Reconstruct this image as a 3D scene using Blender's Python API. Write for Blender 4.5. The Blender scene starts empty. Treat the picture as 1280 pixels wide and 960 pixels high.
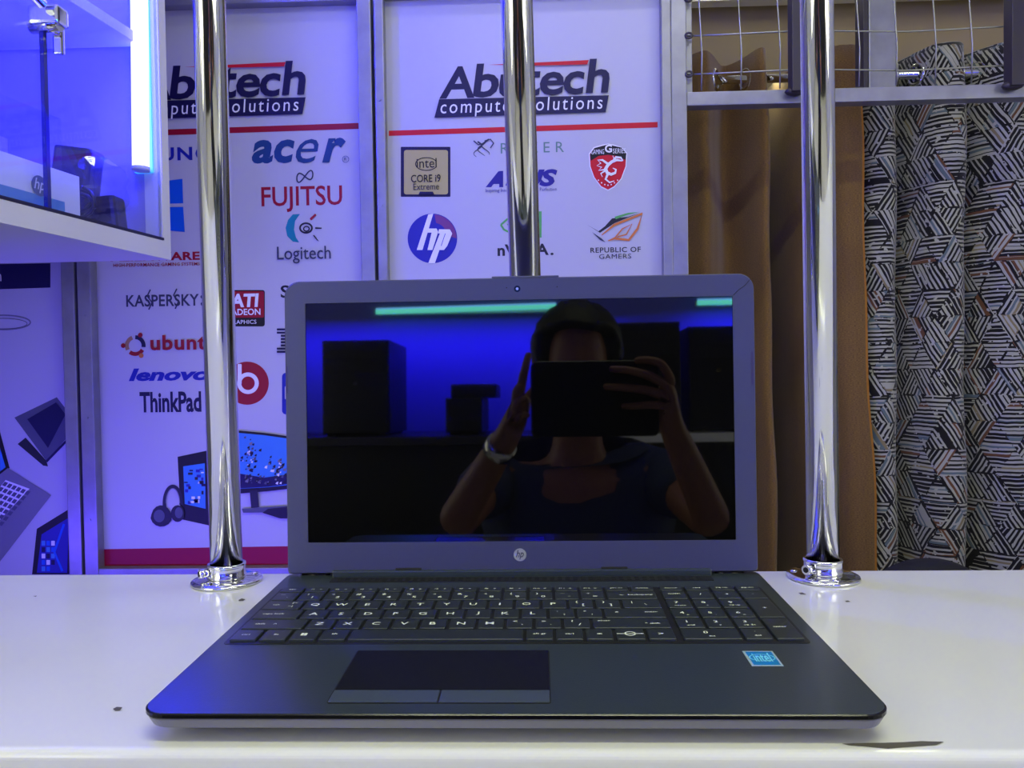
import bpy, bmesh, math, random
from math import sin, cos, pi, tan, radians
from mathutils import Vector, Matrix
from mathutils.geometry import tessellate_polygon
random.seed(7)
SC = bpy.context.scene
COL = SC.collection

# ------------------------------------------------------------------ camera
F_PX = 970.46
YAW, PITCH, ROLL = -0.03521, -0.02398, -0.0145
CAM = Vector((0.01719, -0.38254, 0.19043))
_f = Vector((sin(YAW) * cos(PITCH), cos(YAW) * cos(PITCH), sin(PITCH)))
_r0 = Vector((cos(YAW), -sin(YAW), 0)); _u0 = _r0.cross(_f)
_r = cos(ROLL) * _r0 + sin(ROLL) * _u0
_u = -sin(ROLL) * _r0 + cos(ROLL) * _u0
cd = bpy.data.cameras.new('camera'); cam = bpy.data.objects.new('camera', cd); COL.objects.link(cam)
cd.sensor_fit = 'HORIZONTAL'; cd.sensor_width = 36.0; cd.lens = 36.0 * F_PX / 1280.0
cd.clip_start = 0.01; cd.clip_end = 50
m = Matrix((( _r.x, _u.x, -_f.x, CAM.x), (_r.y, _u.y, -_f.y, CAM.y), (_r.z, _u.z, -_f.z, CAM.z), (0, 0, 0, 1)))
cam.matrix_world = m
SC.camera = cam

# ------------------------------------------------------------------ world, exposure
w = bpy.data.worlds.new('world'); SC.world = w; w.use_nodes = True
w.node_tree.nodes['Background'].inputs[0].default_value = (0.8, 0.9, 0.9, 1)
w.node_tree.nodes['Background'].inputs[1].default_value = 0.03
SC.view_settings.view_transform = 'Standard'
SC.view_settings.look = 'None'
SC.view_settings.exposure = -0.22
SC.view_settings.gamma = 1.0
SC.view_settings.use_curve_mapping = False

def area(name, loc, target, sx, sy, power, color, spread=180):
    l = bpy.data.lights.new(name, 'AREA'); l.shape = 'RECTANGLE'; l.size = sx; l.size_y = sy
    l.energy = power; l.color = color; l.spread = radians(spread)
    o = bpy.data.objects.new(name, l); COL.objects.link(o); o.location = loc
    d = (Vector(target) - Vector(loc)).normalized()
    o.rotation_euler = d.to_track_quat('-Z', 'Y').to_euler()
    return o
WHITE = (0.95, 1.0, 0.66)
BLUE = (0.10, 0.05, 1.0); DEEP = (0.03, 0.005, 1.0)
# ceiling fluorescents (tubes modelled below at the same places)
area('ceiling_tube_light', (0.20, -0.55, 1.56), (0.20, -0.50, 0), 1.2, 0.05, 17, WHITE)
area('ceiling_tube_light', (0.35, 0.55, 1.56), (0.35, 0.60, 0), 1.2, 0.05, 3.5, WHITE)
# unseen upright tubes added left and right, for sharp streaks in the poles
STREAK_TUBES = ((-1.27, -0.45), (1.87, -0.40))
for _x, _y in STREAK_TUBES:
    area('added_streak_light', (_x + (.04 if _x < 0 else -.04), _y, 0.65), (0, _y + .3, 0.5), 0.05, 1.2, 2.5, WHITE)
# blue strip in the display case, unseen blue strips over and under the counter side, blue strips on the far wall behind the camera
CASE = (0.014, 0.006, 1.0)
area('blue_case_light', (-0.70, 0.25, 0.85), (-0.85, 0.85, 0.80), 0.05, 0.8, 6.0, CASE)
area('blue_case_light', (-0.66, 0.60, 0.85), (-1.28, 0.55, 0.75), 0.5, 0.8, 3.0, CASE)
area('blue_strip_light', (-0.70, 0.55, -0.25), (-0.6, 1.12, 0.1), 1.1, 0.04, 4.0, BLUE, 120)  # hidden strip put in to turn the lower banner violet
area('blue_strip_light', (-0.3, 0.75, 1.45), (-0.2, 1.12, 0.5), 1.6, 0.04, 1.2, BLUE, 90)
area('blue_strip_light', (-0.35, -2.30, 0.50), (-0.35, -2.45, 0.0), 1.5, 0.03, 52.0, DEEP)
area('blue_strip_light', (0.95, -2.30, 0.52), (0.95, -2.45, 0.0), 0.6, 0.03, 28.0, DEEP)
area('blue_strip_light', (0.1, -2.38, 1.25), (0.0, 0.2, 0.2), 2.0, 0.05, 2.0, BLUE)  # added blue fill towards the counter, kept out of the screen's mirrored view
# fluorescent tube high over the curtains
area('curtain_tube_light', (0.75, 1.50, 0.86), (0.75, 1.62, 0.2), 1.4, 0.04, 2.0, WHITE)

# ------------------------------------------------------------------ pixel -> world helpers (1280 x 960)
def ray(px, py): return _f + (px - 640) / F_PX * _r - (py - 480) / F_PX * _u
def onY(px, py, Y): d = ray(px, py); return CAM + (Y - CAM.y) / d.y * d
def onZ(px, py, Z): d = ray(px, py); return CAM + (Z - CAM.z) / d.z * d
LA = 0.0269                                  # lid lean
LID_P = Vector((0, 0.236, 0.0225)); LID_U = Vector((0, sin(LA), cos(LA))); LID_N = Vector((0, -cos(LA), sin(LA)))
def mir(px, py, Y):                          # point at depth Y behind the camera seen in the dark laptop screen
    d = ray(px, py); t = (LID_P - CAM).dot(LID_N) / d.dot(LID_N); q = CAM + t * d
    e = d - 2 * d.dot(LID_N) * LID_N
    return q + (Y - q.y) / e.y * e

# ------------------------------------------------------------------ materials
def lin(c):
    c = c / 255.0
    return c / 12.92 if c <= 0.04045 else ((c + 0.055) / 1.055) ** 2.4
def rgb(r, g, b): return (lin(r), lin(g), lin(b), 1)
MATS = {}
def mat(name, color, rough=0.5, metal=0.0, spec=0.5, emit=None, es=0.0, coat=0.0, noise=None, bump=None, ior=None):
    if name in MATS: return MATS[name]
    m = bpy.data.materials.new(name); m.use_nodes = True; MATS[name] = m
    nt = m.node_tree; b = nt.nodes['Principled BSDF']
    b.inputs['Base Color'].default_value = color; b.inputs['Roughness'].default_value = rough
    b.inputs['Metallic'].default_value = metal; b.inputs['Specular IOR Level'].default_value = spec
    if ior: b.inputs['IOR'].default_value = ior
    if coat: b.inputs['Coat Weight'].default_value = coat; b.inputs['Coat Roughness'].default_value = 0.08
    if emit: b.inputs['Emission Color'].default_value = emit; b.inputs['Emission Strength'].default_value = es
    if noise or bump:
        tc = nt.nodes.new('ShaderNodeTexCoord'); n = nt.nodes.new('ShaderNodeTexNoise'); n.inputs['Detail'].default_value = 4
        nt.links.new(tc.outputs['Object'], n.inputs['Vector'])
        if noise:
            scale, amt = noise[:2]; n.inputs['Scale'].default_value = scale
            mp = nt.nodes.new('ShaderNodeMapRange'); mp.inputs[1].default_value = 0.3; mp.inputs[2].default_value = 0.7
            mp.inputs[3].default_value = 1 - amt; mp.inputs[4].default_value = 1 + amt
            mx = nt.nodes.new('ShaderNodeVectorMath'); mx.operation = 'SCALE'; mx.inputs[0].default_value = color[:3]
            nt.links.new(n.outputs['Fac'], mp.inputs[0]); nt.links.new(mp.outputs[0], mx.inputs['Scale']); nt.links.new(mx.outputs[0], b.inputs['Base Color'])
        if bump:
            scale, amt = bump; n2 = nt.nodes.new('ShaderNodeTexNoise'); n2.inputs['Scale'].default_value = scale
            nt.links.new(tc.outputs['Object'], n2.inputs['Vector'])
            bp = nt.nodes.new('ShaderNodeBump'); bp.inputs['Strength'].default_value = amt; bp.inputs['Distance'].default_value = 0.001
            nt.links.new(n2.outputs['Fac'], bp.inputs['Height']); nt.links.new(bp.outputs[0], b.inputs['Normal'])
    return m
def flat(name, r, g, b): return mat('ink_' + name, rgb(r, g, b), 0.45, spec=0.3)

M_white = mat('white_laminate', rgb(222, 222, 218), 0.10, coat=0.3, noise=(6, 0.02), bump=(3, 0.05))
M_fascia = mat('white_fascia', rgb(222, 222, 222), 0.3)
M_banner = mat('banner_vinyl', rgb(184, 184, 192), 0.35, spec=0.4, bump=(4, 0.2))
M_tube = mat('brushed_steel_frame', rgb(146, 146, 154), 0.38, 0.55, noise=(25, 0.12), bump=(120, 0.1))
M_tubedark = mat('dark_painted_steel', rgb(58, 52, 60), 0.45, 0.2)
M_chrome = mat('polished_chrome', rgb(232, 232, 230), 0.07, 1.0)
M_wire = mat('galvanised_wire', rgb(170, 170, 160), 0.3, 0.9)
M_hole = mat('black_gap', rgb(6, 6, 8), 0.6)
M_wall = mat('beige_wall_paint', rgb(158, 142, 108), 0.8, noise=(3, 0.04))
M_wallb = mat('white_wall_paint', rgb(205, 205, 210), 0.7, noise=(3, 0.04))
M_floor = mat('floor_tiles', rgb(196, 194, 186), 0.3, noise=(5, 0.1))
M_ceil = mat('ceiling_paint', rgb(205, 205, 200), 0.9)

def glass_mat():
    m = bpy.data.materials.new('clear_glass'); m.use_nodes = True; nt = m.node_tree; nt.nodes.clear()
    o = nt.nodes.new('ShaderNodeOutputMaterial'); t = nt.nodes.new('ShaderNodeBsdfTransparent'); g = nt.nodes.new('ShaderNodeBsdfGlossy')
    t.inputs[0].default_value = (0.93, 0.95, 0.98, 1); g.inputs['Roughness'].default_value = 0.02
    lw_ = nt.nodes.new('ShaderNodeLayerWeight'); lw_.inputs[0].default_value = 0.5
    pw = nt.nodes.new('ShaderNodeMath'); pw.operation = 'POWER'; pw.inputs[1].default_value = 4.0; nt.links.new(lw_.outputs['Facing'], pw.inputs[0])
    f = nt.nodes.new('ShaderNodeMath'); f.operation = 'MULTIPLY_ADD'; f.inputs[1].default_value = 0.5; f.inputs[2].default_value = 0.03; nt.links.new(pw.outputs[0], f.inputs[0]); mx = nt.nodes.new('ShaderNodeMixShader')
    nt.links.new(f.outputs[0], mx.inputs[0]); nt.links.new(t.outputs[0], mx.inputs[1]); nt.links.new(g.outputs[0], mx.inputs[2]); nt.links.new(mx.outputs[0], o.inputs[0])
    return m
M_glass = glass_mat()

# ------------------------------------------------------------------ object helpers
def thing(name, label, cat, loc=(0, 0, 0), group=None):
    o = bpy.data.objects.new(name, None); COL.objects.link(o); o.location = loc; o.empty_display_size = 0.05
    tag(o, label, cat, group); return o
def tag(o, label, cat, group=None):
    o['label'] = label; o['category'] = cat
    if group: o['group'] = group
    return o
def root_loc(p):
    while p.parent: p = p.parent
    return Vector(p.location)
def link(name, me, parent=None, kind=None, label=None, smooth=False):
    o = bpy.data.objects.new(name, me); COL.objects.link(o)
    if parent is not None:
        off = root_loc(parent); me.transform(Matrix.Translation(-off)); o.parent = parent
    if smooth:
        for p in me.polygons: p.use_smooth = True
    if kind: o['kind'] = kind
    if label: o['label'] = label
    return o
class MB:
    def __init__(s): s.bm = bmesh.new()
    def box(s, x0, x1, y0, y1, z0, z1, bevel=0.0, mi=0, M=None):
        r = bmesh.ops.create_cube(s.bm, size=1.0); vs = r['verts']
        for v in vs: v.co = Vector(((x0 + x1) / 2 + v.co.x * (x1 - x0), (y0 + y1) / 2 + v.co.y * (y1 - y0), (z0 + z1) / 2 + v.co.z * (z1 - z0)))
        if bevel:
            es = list({e for v in vs for e in v.link_edges})
            r = bmesh.ops.bevel(s.bm, geom=es, offset=bevel, segments=2, affect='EDGES', profile=0.6); vs = r['verts']
        if M is not None:
            for v in set(vs): v.co = M @ v.co
        for f in {f for v in vs for f in v.link_faces}: f.material_index = mi
        return s
    def tube(s, a, b, r, n=16, r2=None, mi=0, cap=True):
        a = Vector(a); b = Vector(b); d = (b - a).normalized(); r2 = r if r2 is None else r2
        x = d.orthogonal().normalized(); y = d.cross(x)
        A = [s.bm.verts.new(a + r * (cos(2 * pi * k / n) * x + sin(2 * pi * k / n) * y)) for k in range(n)]
        B = [s.bm.verts.new(b + r2 * (cos(2 * pi * k / n) * x + sin(2 * pi * k / n) * y)) for k in range(n)]
        for k in range(n):
            f = s.bm.faces.new((A[k], A[(k + 1) % n], B[(k + 1) % n], B[k])); f.smooth = True; f.material_index = mi
        if cap:
            s.bm.faces.new(A[::-1]).material_index = mi; s.bm.faces.new(B).material_index = mi
        return s
    def path(s, pts, r, n=8, closed=False, mi=0):
        P = [Vector(p) for p in pts]; N = len(P); rings = []; up = None
        for i, p in enumerate(P):
            if closed: d = P[(i + 1) % N] - P[i - 1]
            else: d = P[min(i + 1, N - 1)] - P[max(i - 1, 0)]
            d.normalize()
            if up is None: up = d.orthogonal().normalized()
            x = (up - up.dot(d) * d).normalized(); up = x; y = d.cross(x)
            rings.append([s.bm.verts.new(p + r * (cos(2 * pi * k / n) * x + sin(2 * pi * k / n) * y)) for k in range(n)])
        for i in range(N if closed else N - 1):
            A, B = rings[i], rings[(i + 1) % N]
            for k in range(n):
                f = s.bm.faces.new((A[k], A[(k + 1) % n], B[(k + 1) % n], B[k])); f.smooth = True; f.material_index = mi
        if not closed: s.bm.faces.new(rings[0][::-1]); s.bm.faces.new(rings[-1])
        return s
    def lathe(s, c, prof, n=40, mi=0, closed=False):
        c = Vector(c); rings = []
        for (r, z) in prof: rings.append([s.bm.verts.new(c + Vector((r * cos(2 * pi * k / n), r * sin(2 * pi * k / n), z))) for k in range(n)])
        R = list(zip(rings, rings[1:]))
        if closed: R.append((rings[-1], rings[0]))
        for A, B in R:
            for k in range(n):
                f = s.bm.faces.new((A[k], A[(k + 1) % n], B[(k + 1) % n], B[k])); f.smooth = True; f.material_index = mi
        if not closed:
            s.bm.faces.new(rings[0][::-1]); s.bm.faces.new(rings[-1])
        return s
    def rings(s, rs, mi=0, cap0=True, cap1=True, smooth=False):
        V = [[s.bm.verts.new(p) for p in r] for r in rs]; n = len(V[0])
        for A, B in zip(V, V[1:]):
            for k in range(n):
                f = s.bm.faces.new((A[k], A[(k + 1) % n], B[(k + 1) % n], B[k])); f.material_index = mi; f.smooth = smooth
        if cap0: s.bm.faces.new(V[0][::-1]).material_index = mi
        if cap1: s.bm.faces.new(V[-1]).material_index = mi
        return s
    def poly(s, loops, f, mi=0):
        tri = tessellate_polygon([[Vector((p[0], p[1], 0)) for p in l] for l in loops]); flatp = [p for l in loops for p in l]
        vs = [s.bm.verts.new(f(p)) for p in flatp]
        for t in tri:
            try: s.bm.faces.new([vs[i] for i in t]).material_index = mi
            except ValueError: pass
        return s
    def build(s, name, mats, parent=None, kind=None, label=None, recalc=True, smooth=False):
        if recalc: bmesh.ops.recalc_face_normals(s.bm, faces=s.bm.faces)
        me = bpy.data.meshes.new(name); s.bm.to_mesh(me); s.bm.free()
        for mm in (mats if isinstance(mats, (list, tuple)) else [mats]): me.materials.append(mm)
        return link(name, me, parent, kind, label, smooth)
def rrect(x0, x1, y0, y1, r, n=6, z=0.0):
    rs = r if isinstance(r, (list, tuple)) else (r,) * 4
    out = []
    for (cx, cy, a0, rr) in ((x1, y1, 0, rs[0]), (x0, y1, 90, rs[1]), (x0, y0, 180, rs[2]), (x1, y0, 270, rs[3])):
        ccx = cx - rr if cx == x1 else cx + rr; ccy = cy - rr if cy == y1 else cy + rr
        for k in range(n + 1):
            a = radians(a0 + 90 * k / n); out.append((ccx + rr * cos(a), ccy + rr * sin(a), z))
    return out
def circ(cx, cy, r, n=32, ry=None, a0=0, a1=360, rev=False):
    ry = ry or r; full = abs(a1 - a0) >= 360; k = n if full else n + 1
    p = [(cx + r * cos(radians(a0 + (a1 - a0) * i / n)), cy + ry * sin(radians(a0 + (a1 - a0) * i / n))) for i in range(k)]
    return p[::-1] if rev else p

# text outlines as triangles, cached
_TX = {}
def text_tris(s, off=0.0, shear=0.0, res=3, space=1.0):
    k = (s, off, shear, res, space)
    if k in _TX: return _TX[k]
    c = bpy.data.curves.new('t', 'FONT'); c.body = s; c.size = 1; c.offset = off; c.shear = shear; c.resolution_u = res; c.space_character = space
    c.fill_mode = 'FRONT'; o = bpy.data.objects.new('t', c); me = o.to_mesh()
    vs = [(v.co.x, v.co.y) for v in me.vertices]; fs = [tuple(p.vertices) for p in me.polygons]
    o.to_mesh_clear(); bpy.data.objects.remove(o); bpy.data.curves.remove(c)
    xs = [v[0] for v in vs]; ys = [v[1] for v in vs]
    _TX[k] = (vs, fs, (min(xs), max(xs), min(ys), max(ys))); return _TX[k]

# flat print on a plane, defined in photograph pixels and unprojected onto the plane at real size
class Art:
    def __init__(s, name, Y, parent, layer=1, label=None):
        s.name, s.Y, s.parent, s.label = name, Y, parent, label; s.mb = MB(); s.mats = []; s.l = layer
    def mi(s, m):
        if m not in s.mats: s.mats.append(m)
        return s.mats.index(m)
    def P(s, p): return onY(p[0], p[1], s.Y - 0.0004 * s.l)
    def poly(s, loops, m, dl=1):
        if loops and not isinstance(loops[0][0], (tuple, list)): loops = [loops]
        s.mb.poly(loops, s.P, s.mi(m)); s.l += dl; return s
    def line(s, pts, wd, m, closed=False):
        n = len(pts); L = []; Rr = []
        for i in range(n):
            a = pts[i - 1] if (i or closed) else pts[0]; b = pts[(i + 1) % n] if (i < n - 1 or closed) else pts[-1]
            dx, dy = b[0] - a[0], b[1] - a[1]; q = math.hypot(dx, dy) or 1; ww = wd[i] if isinstance(wd, (list, tuple)) else wd
            nx, ny = -dy / q * ww / 2, dx / q * ww / 2; L.append((pts[i][0] + nx, pts[i][1] + ny)); Rr.append((pts[i][0] - nx, pts[i][1] - ny))
        mi = s.mi(m)
        for i in range(n if closed else n - 1):
            j = (i + 1) % n
            vs = [s.mb.bm.verts.new(s.P(q)) for q in (L[i], L[j], Rr[j], Rr[i])]
            s.mb.bm.faces.new(vs).material_index = mi
        s.l += 1; return s
    def text(s, t, x0, x1, ytop, ybase, m, off=0.0, shear=0.0, space=1.0, res=3, descend=False, slope=0.0):
        vs, fs, (a, b, c, d) = text_tris(t, off, shear, res, space)
        if not descend: c = min(0.0, c) if c < -0.15 else c
        base = c if descend else (0.0 if c < -0.15 else c)
        mi = s.mi(m)
        cx, cy = (x0 + x1) / 2, ybase
        p0 = onY(x0, ybase, s.Y); p1 = onY(x1, ybase, s.Y); pt = onY(cx, ytop, s.Y); pc = onY(cx, ybase, s.Y)
        wx = (p1 - p0).x; hz = (pt - pc).z; zc = pc.z; y = s.Y - 0.0004 * s.l
        V = [s.mb.bm.verts.new((p0.x + (v[0] - a) / (b - a) * wx, y, zc + (v[1] - base) / (d - base) * hz + slope * ((v[0] - a) / (b - a) - .5) * wx)) for v in vs]
        for f in fs:
            try: s.mb.bm.faces.new([V[i] for i in f]).material_index = mi
            except ValueError: pass
        s.l += 1; return s
    def done(s): return s.mb.build(s.name, s.mats, s.parent, label=s.label, recalc=False)

# ================================================================== STRUCTURE
YW = 1.12      # plane of the steel partition frames
ZF, ZC = -0.95, 1.62
XL, XR, YB, YF = -1.30, 1.90, -2.45, 1.70
def struct(name, x0, x1, y0, y1, z0, z1, m): return MB().box(x0, x1, y0, y1, z0, z1).build(name, m, kind='structure')
struct('floor', XL - .1, XR + .1, YB - .1, YF + .1, ZF - .1, ZF, M_floor)
struct('ceiling', XL - .1, XR + .1, YB - .1, YF + .1, ZC, ZC + .1, M_ceil)
struct('wall_left', XL - .1, XL, YB - .1, YF + .1, ZF, ZC, M_wallb)
struct('wall_right', XR, XR + .1, YB - .1, YF + .1, ZF, ZC, M_wallb)
struct('wall_rear', XL, XR, YB - .1, YB, ZF, ZC, mat('blue_lit_wall', rgb(105, 110, 205), 0.7))  # blue of the LED wash put into the wall colour
M_glowpane = mat('added_glow_pane', (1, 1, 1, 1), .4, emit=(1.0, 1.0, .74, 1), es=3.2)  # glowing panels added on the side walls for broad bright streaks in the poles
for nm, xw, sg, y0_, y1_ in (('added_panel_1', XR, -1, -2.1, -0.65), ('added_panel_2', XL, 1, -2.1, -0.65)):
    wn_ = bpy.data.objects.new(nm, None); COL.objects.link(wn_); wn_['kind'] = 'structure'; wn_.location = (xw, (y0_ + y1_) / 2, -.3)
    MB().box(xw + sg * .004, xw + sg * .012, y0_ + .04, y1_ - .04, -.26, 1.16).build('pane', M_glowpane, wn_)
    for (a_, b_, c_, d_) in ((y0_, y0_ + .04, -.3, 1.2), (y1_ - .04, y1_, -.3, 1.2), (y0_ + .04, y1_ - .04, -.3, -.26), (y0_ + .04, y1_ - .04, 1.16, 1.2), ((y0_ + y1_) / 2 - .015, (y0_ + y1_) / 2 + .015, -.26, 1.16)):
        x_a, x_b = sorted((xw + sg * .002, xw + sg * .03)); MB().box(x_a, x_b, a_, b_, c_, d_, .003).build('frame_bar', M_tube, wn_)
struct('wall_front', XL, XR, YF, YF + .1, ZF, ZC, M_wall)
xpart = onY(858, 300, YW).x
struct('wall_partition', XL, xpart - 0.02, YW + 0.03, YW + 0.06, ZF, ZC, M_wallb)
struct('wall_return', xpart - 0.05, xpart - 0.02, YW + 0.06, YF, ZF, ZC, M_wallb)

# ------------------------------------------------------------------ steel frames that hold the banners
def X(px, py=300): return onY(px, py, YW).x
def Zp(px, py): return onY(px, py, YW).z
def sq(mb, x0, x1, z0, z1, y0=YW - 0.02, y1=YW + 0.0035, bv=0.002): return mb.box(min(x0, x1), max(x0, x1), y0, y1, z0, z1, bv)
zb0 = Zp(245, 717.5); zb1 = Zp(245, 707)
ztop = Zp(345, 9)
def frame(name, label, x0, x1, tw, zlo, ztopbar, extra=None):
    t = thing(name, label, 'frame', ((x0 + x1) / 2, YW, ZF), 'steel partition frames around the banners')
    for xa in (x0, x1 - tw): sq(MB(), xa, xa + tw, ZF, ZC).build('upright', M_tube, t)
    sq(MB(), x0 + tw, x1 - tw, ztopbar, ztopbar + 0.03).build('top_rail', M_tube, t)
    sq(MB(), x0 + tw, x1 - tw, zlo - 0.03, zlo).build('bottom_rail', M_tube, t)
    for k in range(5):
        zz = -0.1 + 0.2 * k
        MB().tube((x0 + tw * .5, YW - 0.0205, zz), (x0 + tw * .5, YW - 0.0225, zz), 0.0025, 10).build('rivet', M_tube, t)
    return t
twd = 0.026
frame('partition_frame', 'steel frame standing left of the brand banner, mostly behind the white display case', X(-75, 500), X(104, 500), twd, zb1 - .02, ztop)
frame('partition_frame', 'steel frame holding the banner with the maroon bottom band', X(107.5, 500), X(469, 200), 0.027, zb1, ztop)
frame('partition_frame', 'steel frame holding the upper banner directly behind the laptop', X(473, 200), X(838, 200), 0.018, -0.35, Zp(650, -4))

# banners
def banner(label, px0, px1, z0, z1, y=YW + 0.004):
    x0 = X(px0[0], px0[1]); x1 = X(px1[0], px1[1])
    t = thing('banner', label, 'banner', ((x0 + x1) / 2, y, z0))
    MB().box(x0, x1, y, y + 0.004, z0, z1).build('banner_sheet', M_banner, t)
    return t
YA = YW + 0.004
b0 = banner('white banner at far left with pictures of tablets and folding laptops', (-60, 500), (92, 500), zb1 - .02, ztop)
b1 = banner('white banner of computer brand names with a maroon bottom band, behind the left pole', (121, 500), (452, 200), zb1, ztop)
b2 = banner('white banner with a gold processor badge and a red dragon shield, behind the middle pole', (481, 200), (832, 200), -0.35, Zp(650, -4))

I_navy = flat('navy', 20, 14, 66); I_blue = flat('blue', 24, 34, 150); I_red = flat('red', 200, 16, 40); I_mar = flat('maroon', 150, 8, 40)
I_white = flat('white', 232, 232, 236); I_black = flat('black', 22, 20, 30); I_acer = flat('acer_blue', 26, 62, 120); I_teal = flat('teal', 20, 130, 150)
I_win = flat('sky_blue', 12, 90, 205); I_slate = flat('slate', 52, 56, 84); I_gold = flat('gold', 180, 170, 104); I_grn = flat('grey_green', 96, 132, 120)
I_green = flat('green', 90, 170, 90); I_or = flat('orange', 205, 120, 60); I_hp = flat('round_blue', 40, 42, 150); I_hp2 = flat('round_plum', 118, 62, 120)
I_gray = flat('grey', 120, 120, 130); I_dk = flat('charcoal', 36, 36, 50); I_lb = flat('screen_blue', 60, 130, 200); I_tan = flat('tan', 160, 120, 90); I_char2 = flat('steel_grey', 84, 86, 104)
I_purp = flat('asus_blue', 40, 34, 130)

# --- shop logo on both banners
def shop_logo(dx, dy, parent):
    a = Art('printed_shop_name', YA, parent)
    for c_, xa_, xb_, yt_, yb_ in (('A', 549, 593, 83, 123), ('b', 591, 624, 79.5, 122), ('u', 624, 655, 93, 121.5), ('t', 655, 676, 82, 120.5), ('e', 675, 705, 90, 119.7), ('c', 704.5, 731, 89.5, 118.7), ('h', 732, 762, 74, 116.5)):
        a.text(c_, xa_ + dx, xb_ + dx, yt_ + dy, yb_ + dy, I_navy, off=0.022, shear=0.12)
    a.poly([(549 + dx, 124 + dy), (761 + dx, 119 + dy), (757 + dx, 140 + dy), (543 + dx, 147 + dy)], I_navy)
    a.text('computer solutions', 551 + dx, 753 + dx, 123 + dy, 139.5 + dy, I_white, off=0.0, shear=0.1, space=1.25, slope=0.004)
    a.poly([(610 + dx, 81 + dy), (736 + dx, 75 + dy), (734 + dx, 80.5 + dy), (668 + dx, 82 + dy)], I_red)
    a.done()
shop_logo(0, 0, b2); shop_logo(-379, 2.5, b1)
Art('printed_red_line', YA, b2).poly([(486, 163.4), (822, 152.4), (822, 159.3), (486, 169.9)], I_red).done()
Art('printed_red_line', YA, b1).poly([(118, 165), (452, 153.5), (452, 161), (118, 172)], I_mar).done()
Art('printed_maroon_band', YA, b1).poly([(128, 686.5), (470, 681), (470, 704.5), (129, 708)], I_mar).done()

# --- processor badge
a = Art('printed_processor_badge', YA, b2)
a.poly(rrect(501, 563, 183.5, 246, 1), I_navy).poly(rrect(505, 560, 187.5, 243, 3), I_gold)
a.line(circ(533, 205, 13.5, 28, 8, 20, 340), 1.1, I_black)
a.text('intel', 521, 546, 198, 210, I_black).text('CORE i9', 514, 551, 218.5, 228, I_black, off=.01).text('Extreme', 517, 549, 229.5, 237.5, I_dk)
a.poly([(523, 243.2), (525, 239.5), (541, 239.5), (543, 243.2)], I_navy).done()
# --- green snake emblem and word
a = Art('printed_snake_emblem', YA, b2)
for off, ph in ((0, 0), (5, 1.2), (10, 2.2)):
    a.line([(597 + off + 5 * sin(i * .75 + ph), 177 + i * 2.4 - off * .3 + 0) for i in range(9)], [2.2 - .2 * i for i in range(9)], I_slate)
a.line([(592, 176), (598, 181), (605, 179)], 1.6, I_slate).line([(606, 176), (613, 174), (617, 179), (613, 185)], 1.5, I_slate).done()
Art('printed_brand_word', YA, b2).text('RAZER', 626, 705, 178, 191, I_grn, space=1.6).done()
# --- slanted word
a = Art('printed_brand_word', YA, b2)
a.poly([(607, 234), (623, 214), (629, 213.5), (629, 234), (624, 234), (624, 230), (617, 230), (614, 234)], I_purp)
a.text('SUS', 632, 697, 212, 233.5, I_purp, off=0.045, shear=0.25, space=.95)
a.text('Inspiring Innovation . Persistent Perfection', 607, 696, 235, 239.5, I_purp, res=1).done()
# --- shield
a = Art('printed_dragon_shield', YA, b2)
sh = [(736, 192), (742, 184), (752, 181), (760, 179.5), (768, 181), (777, 184), (784, 191), (783, 208), (777, 224), (768, 234), (760, 238.5), (751, 234), (742, 222), (737, 208)]
a.poly(sh, I_white).poly([(760 + (x - 760) * .95, 209 + (y - 209) * .95) for x, y in sh], I_red)
a.poly([(737.5, 193), (743, 185), (760, 180.5), (777, 184.5), (783, 192), (782, 200), (771, 195), (760, 193.5), (748, 195), (738.5, 201)], I_black)
a.text('G', 756, 765, 181, 191, I_white, off=.03).text('GAMING', 739, 755, 187, 193, I_white).text('SERIES', 766, 782, 186, 192, I_white)
a.line([(778, 201), (771, 200), (765, 202), (760, 206), (757, 211), (759, 216), (764, 218), (769, 216), (770, 212), (766, 210)], [1.5, 3, 3.6, 4, 4.2, 4, 3.6, 3, 2.2, .8], I_white)
a.line([(766, 201), (770, 196.5), (776, 197), (779, 201)], [2, 3, 2.4, .8], I_white).line([(760, 205), (753, 200), (747, 200), (751, 204), (746, 207), (752, 209), (748, 213), (756, 212)], [3, 2.4, 1, 1.6, .8, 1.8, .8, 2], I_white)
a.line([(757, 213), (751, 217), (753, 221)], [2.2, 1.6, .7], I_white).line([(760, 217), (757, 224), (762, 228), (768, 226)], [3, 2.6, 2, .7], I_white).line([(768, 200), (766, 194.5)], [1.6, .5], I_white)
for k in range(7): a.poly(circ(748 + 4 * k, 225 + 8 * sin(pi * (k + .5) / 7) - 1.5, .9, 8), I_white, 0)
a.l += 1; a.done()
# --- round badge with two letters
def round_badge(parent, cx, cy, r, name='printed_round_badge'):
    a = Art(name, YA, parent)
    a.poly(circ(cx, cy, r, 48), I_hp).poly(circ(cx, cy, r * .97, 20, a0=-85, a1=0) + circ(cx + 2, cy - 4, r * .5, 10, a0=0, a1=-80), I_hp2)
    k = r / 30.0
    for pts in ([(-19, 14), (-5, -29), (1, -30), (-12, 14)], [(-5, 30), (11, -11), (17, -11), (3, 30)],
                [(-7, -12), (5, -12), (7, -8), (0, 14), (-6, 14), (-1, -7), (-9, -7)], [(8, -11), (21, -11), (24, -6), (18, 9), (14, 14), (3, 14), (4.5, 9), (11, 9), (16, -6), (7, -6)]):
        a.poly([(cx + x * k, cy + y * k) for x, y in pts], I_white)
    a.done()
round_badge(b2, 540.5, 298, 31)
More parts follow.
